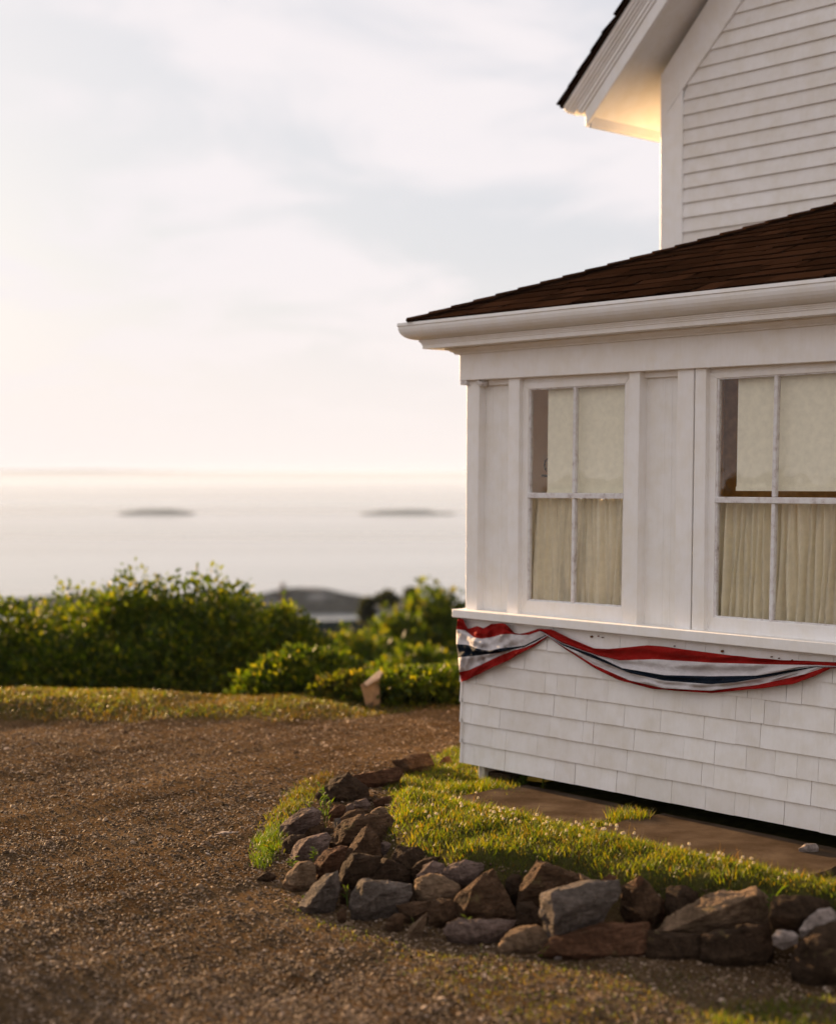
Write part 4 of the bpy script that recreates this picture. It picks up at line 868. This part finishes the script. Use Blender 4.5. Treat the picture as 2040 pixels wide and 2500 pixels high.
# soil edge grass, left patch and scattered sprigs on the dirt
def patch(name, poly_px, n, hmin, hmax, m, wd=.003, lean=.7, dens=None):
    P = np.array([gpt(*p) for p in poly_px]); lo, hi = P.min(0), P.max(0)
    x = rng.uniform(lo[0], hi[0], n * 3); y = rng.uniform(lo[1], hi[1], n * 3); s = sdist(x, y, P); k = (s > -.02) & (rng.random(n * 3) < sstep(-.02, .12, s) * (.5 + .5 * wob(x, y, 8, 2)))
    x, y = x[k][:n], y[k][:n]; return blades(name, x, y, G(x, y) - .003, rng.uniform(hmin, hmax, len(x)), wd * (.7 + .6 * rng.random(len(x))), m, lean)
patch('edge_grass', [(760, 1900), (700, 1930), (650, 1990), (615, 2050), (610, 2120), (660, 2130), (700, 2080), (720, 2010), (790, 1950)], 4500, .012, .04, M['grass'])
patch('edge_grass_bright', [(650, 2030), (615, 2050), (610, 2120), (660, 2130), (690, 2080), (690, 2020)], 2500, .02, .05, M['grass_bright'])
patch('edge_dry_grass', [(800, 1880), (740, 1905), (680, 1960), (640, 2010), (700, 2010), (760, 1950), (830, 1910)], 5000, .01, .035, M['dry_grass'])
patch('weedy_dirt', [(690, 2170), (640, 2200), (760, 2280), (900, 2330), (1000, 2420), (1150, 2500), (1400, 2560), (2100, 2700), (2100, 2420), (1500, 2350), (1300, 2330), (1000, 2290), (900, 2260)], 7000, .006, .022, M['grass'], .0025)
patch('weedy_dirt_dry', [(900, 2280), (1000, 2420), (1300, 2560), (2100, 2700), (2100, 2420), (1500, 2350), (1200, 2310)], 3500, .006, .02, M['dry_grass'], .0025)
patch('near_dry_grass', [(1680, 2480), (1750, 2440), (2100, 2430), (2150, 2600), (1600, 2600)], 2500, .012, .04, M['grass'], .003)
# far berm grass
x = rng.uniform(-4.2, 2.2, 60000); y = rng.uniform(10.1, 12.6, 60000); e = EDGE(x); k = (y > e + .2 + .15 * wob(x, y, 5)) & (np.abs(x) < y * .29)
x, y = x[k], y[k]; n = len(x); blades('bank_grass', x, y, G(x, y) - .004, .012 + .035 * rng.random(n) ** 2, .004 + .003 * rng.random(n), M['dry_grass'], .7)
x = rng.uniform(-4.2, 2.2, 30000); y = rng.uniform(10.1, 12.6, 30000); e = EDGE(x); k = (y > e + .3) & (wob(x, y, 2.2, 4) > -.1) & (np.abs(x) < y * .29)
x, y = x[k], y[k]; n = len(x); blades('bank_green_grass', x, y, G(x, y) - .004, .012 + .03 * rng.random(n), .004 + .003 * rng.random(n), M['grass'], .6)

# ------------------------------------------------------------------ clover blossoms
CL = [('C', p) for p in [(0,815),(40,830),(140,860),(190,745),(175,690),(340,865),(375,845),(400,850),(425,860),(385,900),(445,885),(480,850),(425,950),(480,970),(535,875),(570,870),(560,890),(600,950),(555,985),(635,1005),(810,965),(840,935),(935,955),(940,1000),(1050,975),(1195,1035),(1250,1015),(1290,1040),(1300,1075),(1395,1040),(1435,1045),(1550,1030),(1550,1060),(1505,1070),(1620,1050),(1655,1050),(1660,1080),(1720,1125),(920,1110),(1300,1140),(895,1010),(235,940),(1130,1105)]] + \
     [('B', p) for p in [(1045,430),(1130,435),(1155,455),(1190,430),(1270,355),(1175,390),(1005,540),(1080,520),(970,520),(900,510)]] + \
     [('E', p) for p in [(840,475),(905,495),(945,480),(1010,520),(1040,525),(1105,515),(1125,525),(1115,545),(1230,575),(1280,555),(1300,580),(1235,550),(650,420),(600,415),(560,380),(1465,630),(1530,640)]]
def clover_proto():
    root = MB(); r = random.Random(5)
    for k in range(46):
        th = r.uniform(0, 6.28); ph = math.acos(r.uniform(-.35, 1)); d = Vector((math.sin(ph) * math.cos(th), math.sin(ph) * math.sin(th), math.cos(ph)))
        c = Vector((0, 0, .048)); a = d.orthogonal().normalized() * .0016; b = d.cross(a).normalized() * .0013; q = c + d * .0035; t = c + d * .0082
        root.poly([q - a, q + b, q + a, t + a * .5, t - a * .5])
    return root
cp = clover_proto(); first = None; CLG = 'white clover blossoms in the lawn'
for i, (fr, p) in enumerate(CL):
    px, py = PX(fr, *p); x, y = hit(px, py, .046); loc = Vector((x, y, g(x, y)))
    if first is None:
        o = cp.build('clover_blossom', M['clover'], None); o.location = loc
        sm = MB(); sm.tube([(0, 0, -.004), (.001, .001, .025), (0, 0, .046)], .0008, 5); s_ = sm.build('stalk', M['stem'], None); s_.parent = o
        first = (o, s_)
    else:
        o = first[0].copy(); scene.collection.objects.link(o); o.location = loc; s_ = first[1].copy(); scene.collection.objects.link(s_); s_.parent = o
    o.rotation_euler = (random.uniform(-.15, .15), random.uniform(-.15, .15), random.uniform(0, 6)); k = random.uniform(.65, 1.05); o.scale = (k, k, random.uniform(.85, 1.15))
    tag(o, 'small white clover blossom on a stalk in the lawn', 'clover', CLG)

# ------------------------------------------------------------------ weeds
def weed(name, px, py, zb, height, nleaf, ll, lw, m, label, cat='weed', spread=.6, flowers=0, depth=None):
    if depth: b = AT(px, py, depth); x, y = b.x, b.y; z0 = b.z
    else: x, y = hit(px, py, zb); z0 = g(x, y) + zb
    root = empty(name, (x, y, z0)); tag(root, label, cat); r = random.Random(int(px + py)); st_ = MB(); lv = MB(); fl = MB()
    nst = 1 + nleaf // 9
    for s in range(nst):
        top = Vector((r.uniform(-.3, .3) * height, r.uniform(-.3, .3) * height, height * r.uniform(.7, 1)))
        st_.tube([Vector((x, y, z0 - .01)), Vector((x, y, z0)) + top * .5 + Vector((0, 0, .01)), Vector((x, y, z0)) + top], .0016, 5)
        for k in range(nleaf // nst):
            t = (k + 1) / (nleaf // nst); p = Vector((x, y, z0)) + top * t; a = r.uniform(0, 6.28); d = Vector((math.cos(a) * spread, math.sin(a) * spread, r.uniform(.3, 1))).normalized()
            sd_ = d.cross(ZV).normalized() * lw; L = ll * r.uniform(.6, 1.1) * (1.1 - .4 * t)
            q1 = p + d * L * .45; q2 = p + d * L - ZV * L * .25
            lv.poly([p, q1 - sd_, q2]); lv.poly([p, q2, q1 + sd_])
        if flowers:
            for k in range(flowers):
                c = Vector((x, y, z0)) + top + Vector((r.uniform(-.03, .03), r.uniform(-.03, .03), r.uniform(-.02, .02)))
                for j in range(6): a = j * 1.05; d = Vector((math.cos(a), math.sin(a), .4)) * .009; fl.poly([c, c + d + Vector((-d.y, d.x, 0)) * .4, c + d * 1.2, c + d + Vector((d.y, -d.x, 0)) * .4])
    st_.build('stem', M['stem'], root); lv.build('leaves', m, root)
    if flowers: fl.build('blossom', M['clover'], root)
    return root
weed('weed', 1148, 2298, .0, .09, 12, .055, .006, M['grass_bright'], 'pale green leafy weed standing before the long flat rock')
weed('weed', 795, 1975, .0, .13, 16, .05, .009, M['grass_bright'], 'tall leafy weed beside the big dark boulder')
weed('weed', 795, 2022, .02, .13, 12, .09, .003, M['grass_bright'], 'long bladed green weed beside the layered purple rock', spread=.25)
weed('weed', 715, 2120, .0, .05, 12, .05, .004, M['grass_bright'], 'spreading green weed left of the wedge shaped rock', spread=1.2)
weed('weed', 765, 2100, .05, .05, 14, .035, .005, M['grass_bright'], 'small weeds at the foot of the flat-topped purple rock', spread=1)
weed('weed', 750, 2215, .0, .04, 12, .04, .003, M['grass_bright'], 'low grass sprigs before the tilted grey rock', spread=.9)
weed('weed', 848, 2215, .0, .07, 10, .045, .003, M['grass_bright'], 'upright green sprig between tilted and wide grey rocks', spread=.4)
weed('weed', 890, 2240, .0, .04, 14, .035, .003, M['grass_bright'], 'tuft of green sprigs before the wide grey block', spread=.9)
weed('weed', 1880, 2252, .06, .10, 12, .10, .003, M['grass_bright'], 'bent grass blades among the dark rocks at right', spread=.7)
weed('weed', 1275, 1926, .0, .12, 26, .06, .016, M['grass_bright'], 'broad leafed green plant growing from under the house corner', spread=.8)
weed('weed', 1322, 1937, .0, .11, 14, .04, .008, M['grass'], 'white flowering plant in the gap under the porch', flowers=7)
weed('weed', 1175, 2325, .0, .03, 6, .015, .003, M['dry_grass'], 'tiny reddish flower sprig on the dirt', flowers=0)
for wx, wy, lb in ((655, 2085, 'low green weed at the left tip of the edging'), (905, 2180, 'green sprig growing over the wide grey block'), (1010, 2290, 'small sprig before the squarish brown rock'),
                   (1330, 2345, 'low weed in the dirt before the rounded tan boulder'), (1235, 2100, 'grass sprig over the pointed brown boulder'), (1560, 2190, 'grass sprig beside the dark wall rock'), (975, 1905, 'grass sprig beside the sunken reddish rock')):
    weed('weed', wx, wy, .0, .05, 12, .045, .003, M['grass'], lb, spread=.7)
mb = MB(); b = Vector((*hit(1518, 1972, .02), 0)); b.z = g(b.x, b.y) + .03
mb.poly([b, b + Vector((.03, -.01, .012)), b + Vector((.06, 0, .02)), b + Vector((.035, .012, .0))]); tag(mb.build('leaf', M['dry_grass'], None), 'dry orange leaf in the shadow under the porch', 'leaf')

# ------------------------------------------------------------------ shrubs and trees
def leaf_cloud(blobs, n, ll, lw):
    """blobs: centre, radii. leaves through each blob's shell with gaps"""
    C = np.array([b[0] for b in blobs]); Rr = np.array([b[1] for b in blobs]); wt = (Rr[:, 0] * Rr[:, 2]); wt = wt / wt.sum()
    bi = rng.choice(len(blobs), n, p=wt); d = rng.normal(size=(n, 3)); d /= np.linalg.norm(d, axis=1)[:, None]
    rad = rng.random(n) ** .33; rad = np.where(rng.random(n) < .72, .82 + .26 * rng.random(n), rad)
    bumpy = 1 + .20 * np.sin(d[:, 0] * 6 + bi * 2.1) * np.cos(d[:, 1] * 5 + bi) + .12 * np.sin(d[:, 2] * 9 + d[:, 0] * 7 + bi) + .06 * rng.normal(size=n) * (rng.random(n) < .4)
    P = C[bi] + d * Rr[bi] * (rad * bumpy)[:, None]
    dirn = d * .8 + rng.normal(size=(n, 3)) * .6 + np.array([0, 0, .35]); dirn /= np.linalg.norm(dirn, axis=1)[:, None]
    sd_ = np.cross(dirn, rng.normal(size=(n, 3))); sd_ /= np.linalg.norm(sd_, axis=1)[:, None]
    s = (.6 + .7 * rng.random(n))[:, None]; nrm = np.cross(dirn, sd_)
    v = np.stack([P, P + dirn * ll * .45 * s + sd_ * lw * s + nrm * ll * .08, P + dirn * ll * s, P + dirn * ll * .45 * s - sd_ * lw * s + nrm * ll * .08], 1).reshape(-1, 3)
    k = (np.arange(n) * 4)[:, None]; f = np.concatenate([k + np.array([[0, 1, 2]]), k + np.array([[0, 2, 3]])], 1).reshape(-1); return v, f
def shrub(name, cxp, top, wpx, depth, n, ll, lw, m, label, cat, group, base_drop=0.1, nb=15, seed=1, flat=1.0, trunk_r=.02, crown_from=0.0, px_base=None, dthick=.8):
    r = random.Random(seed); T = AT(cxp, top, depth); W_ = wpx * depth / F; gz = g(T.x, depth) - base_drop; Ht = T.z - gz
    root = empty(name, (T.x, depth, gz)); tag(root, label, cat, group)
    blobs = []; z0 = gz + Ht * crown_from; Hc = T.z - z0
    for i in range(nb):
        fx = r.uniform(-1, 1); hh = (1 - .38 * abs(fx) ** 2.2) * flat; rx = W_ * r.uniform(.22, .31); rz = Hc * r.uniform(.20, .32)
        cz = z0 + max(rz * .8, Hc * hh * r.uniform(.72, 1.0) - rz)
        blobs.append(((T.x + fx * (W_ / 2 - rx * .9), depth + r.uniform(-1, 1) * W_ * .3 * dthick, cz), (rx, rx * r.uniform(.7, 1), rz)))
    blobs.append(((T.x, depth, T.z - Hc * .30), (W_ * .24, W_ * .24, Hc * .30)))
    if crown_from < .2: blobs.append(((T.x, depth, gz + Hc * .35), (W_ * .52, W_ * .36, Hc * .47)))
    v, f = leaf_cloud(blobs, n, ll, lw); np_mesh('crown', v, f, 3, M[m], root)
    mb = MB()
    for i in range(5 if trunk_r < .06 else 1):
        tx = r.uniform(-.3, .3) * W_ if trunk_r < .06 else 0; b_ = blobs[i][0] if trunk_r < .06 else (T.x, depth, z0 + Hc * .5)
        mb.tube([(T.x + tx * .4, depth, gz - .1), (T.x + tx * .7, depth, (gz + b_[2]) / 2), b_], [trunk_r, trunk_r * .8, trunk_r * .4], 7)
    if trunk_r >= .06:
        for b_ in blobs[:5]: mb.tube([(T.x, depth, z0 + Hc * .1), ((T.x + b_[0][0]) / 2, depth, (z0 + b_[0][2]) / 2 + .05), b_[0]], [trunk_r * .6, trunk_r * .4, trunk_r * .2], 6)
    mb.build('trunk', M['bark'], root); return root
shrub('shrub', -760, 1330, 620, 6.9, 7000, .05, .016, 'leaf', 'tall loose shrub added out of view left of the drive to shade its near corner', 'shrub', None, seed=41, base_drop=.0)  # unseen shrub, added only to cast shade on the near-left gravel
GL = 'leafy shrubs along the far bank'; GRr = 'shrubs and trees falling away towards the sea'
shrub('shrub', 10, 1462, 420, 14.4, 26180, .062, .019, 'leaf', 'leafy green shrub at the left picture edge', 'shrub', GL, seed=11)
shrub('shrub', 190, 1436, 420, 15.2, 22950, .062, .019, 'leaf', 'green shrub second from the left edge', 'shrub', GL, seed=12)
shrub('shrub', 345, 1402, 460, 14.8, 40800, .062, .019, 'leaf', 'tallest dense shrub with sprigs against the pale sea', 'shrub', GL, seed=13, nb=20)
shrub('shrub', 520, 1412, 470, 14.4, 43520, .062, .019, 'leaf', 'broad rounded dense shrub right of the tallest one', 'shrub', GL, seed=14, nb=20)
shrub('shrub', 660, 1478, 320, 14.6, 26180, .062, .019, 'leaf', 'dense shrub at the right shoulder of the big thicket', 'shrub', GL, seed=15)
shrub('shrub', 150, 1530, 420, 14.1, 22100, .062, .019, 'leaf', 'low dark shrub in front at the left', 'shrub', GL, seed=16)
shrub('shrub', 740, 1590, 300, 12.5, 17000, .062, .019, 'leaf', 'sloping low shrub left of the small tan sign', 'shrub', GL, seed=17, dthick=.5)
shrub('shrub', 700, 1505, 280, 14.6, 18000, .062, .019, 'leaf', 'dense shrub sloping down behind the low right end of the thicket', 'shrub', GL, seed=51)
shrub('shrub', 420, 1530, 460, 14.2, 23800, .062, .019, 'leaf', 'low dark shrub in front of the broad rounded one', 'shrub', GL, seed=18)
shrub('shrub', 850, 1650, 170, 11.9, 8500, .062, .019, 'leaf2', 'small bright shrub directly behind the tan sign', 'shrub', GL, seed=26)
shrub('shrub', 865, 1548, 330, 19.5, 26000, .09, .032, 'leaf', 'yellow green rounded shrub in the gap before the dark slope', 'shrub', GRr, seed=19, base_drop=.3)
shrub('shrub', 1010, 1585, 330, 16.5, 24000, .08, .026, 'leaf', 'olive shrub low beside the house corner', 'shrub', GRr, seed=20, base_drop=.3)
shrub('shrub', 1060, 1440, 330, 25.0, 34000, .12, .042, 'leaf', 'tall olive tree mass beside the house corner', 'tree', GRr, seed=21, base_drop=.3, nb=20)
shrub('shrub', 960, 1505, 210, 23.5, 16000, .11, .038, 'leaf', 'lower olive tree left of the tall mass', 'tree', GRr, seed=22, base_drop=.3)
shrub('shrub', 1020, 1650, 330, 11.8, 18700, .062, .019, 'leaf', 'low dark hedge right of the tan sign', 'shrub', GRr, seed=23, flat=1.2)
shrub('shrub', 1130, 1640, 260, 11.9, 11900, .062, .019, 'leaf', 'low hedge reaching behind the house corner', 'shrub', GRr, seed=24, flat=1.2)
shrub('tree', 897, 1462, 30, 60, 900, .2, .08, 'leaf_far', 'small round far tree left of the water gleam', 'tree', GRr, seed=31, crown_from=.85, trunk_r=.07, nb=5, base_drop=.1)
shrub('tree', 945, 1448, 55, 60, 900, .2, .07, 'leaf_far', 'flat topped far tree with thin trunk', 'tree', GRr, seed=32, crown_from=.93, trunk_r=.06, nb=5, base_drop=.1)
shrub('tree', 1003, 1440, 46, 55, 900, .18, .07, 'leaf_far', 'far tree rising behind the olive mass', 'tree', GRr, seed=33, crown_from=.9, trunk_r=.06, nb=5, base_drop=.1)
mb = MB(); pb = AT(690, 1520, 90); pt = AT(690, 1424, 90); mb.tube([pb - ZV * 12, pt], [.16, .12], 8); mb.tube([pt - Vector((.5, 0, .5)), pt + Vector((.5, 0, -.5))], .07, 6)
tag(mb.build('utility_pole', M['bark'], None), 'thin dark pole standing before the far headland', 'pole')

# ------------------------------------------------------------------ sign
sb_ = AT(912, 1745, 11.5); root = empty('sign', (sb_.x, sb_.y, g(sb_.x, sb_.y))); tag(root, 'small weathered tan sign board on a post by the shrubs', 'sign')
s = 11.5 / F; zz = root.location.z; x0 = sb_.x; y0_ = sb_.y
def sp(px, py, dy=0): p = AT(px, py, 11.5 + dy); return p
mb = MB(); pr = [(880, 1672), (925, 1650), (928, 1728), (892, 1722)]
mb.prism([sp(*p) for p in pr], [sp(p[0], p[1], .02) for p in pr]); mb.build('panel', M['sign_wood'], root, .003)
mb = MB(); pr = [(888, 1668), (926, 1636), (934, 1642), (926, 1656), (895, 1676)]; mb.prism([sp(*p, -.03) for p in pr], [sp(p[0], p[1], .06) for p in pr]); mb.build('sloping_top', M['sign_top'], root, .003)
mb = MB(); mb.tube([sp(918, 1665, .04), Vector((sp(916, 1750, .04).x, 11.54, zz - .05))], .022, 8); mb.build('post', M['sign_wood'], root)
mb = MB(); mb.prism([sp(890, 1724, -.02), sp(912, 1712, -.02), sp(912, 1746, -.02), sp(888, 1742, -.02)], [sp(890, 1724, .03), sp(912, 1712, .03), sp(912, 1746, .03), sp(888, 1742, .03)]); mb.build('foot', M['bark'], root, .003)

# ------------------------------------------------------------------ haze
mb = MB(); z0, z1 = SEA_Z - 4, 8.9
mb.prism([(-16000, -600, z0), (16000, -600, z0), (16000, 14500, z0), (-16000, 14500, z0)], [(-16000, -600, z1), (16000, -600, z1), (16000, 14500, z1), (-16000, 14500, z1)])
hm = bpy.data.materials.new('haze_air'); hm.use_nodes = True; t = hm.node_tree
for n in list(t.nodes): t.nodes.remove(n)
ho = N_(t, 'ShaderNodeOutputMaterial'); pv = N_(t, 'ShaderNodeVolumePrincipled'); pv.inputs['Density'].default_value = .00016; pv.inputs['Color'].default_value = (.60, .71, .90, 1)
pv.inputs['Anisotropy'].default_value = 0; t.links.new(pv.outputs[0], ho.inputs['Volume'])
haze = mb.build('haze', hm); tag(haze, kind='stuff')
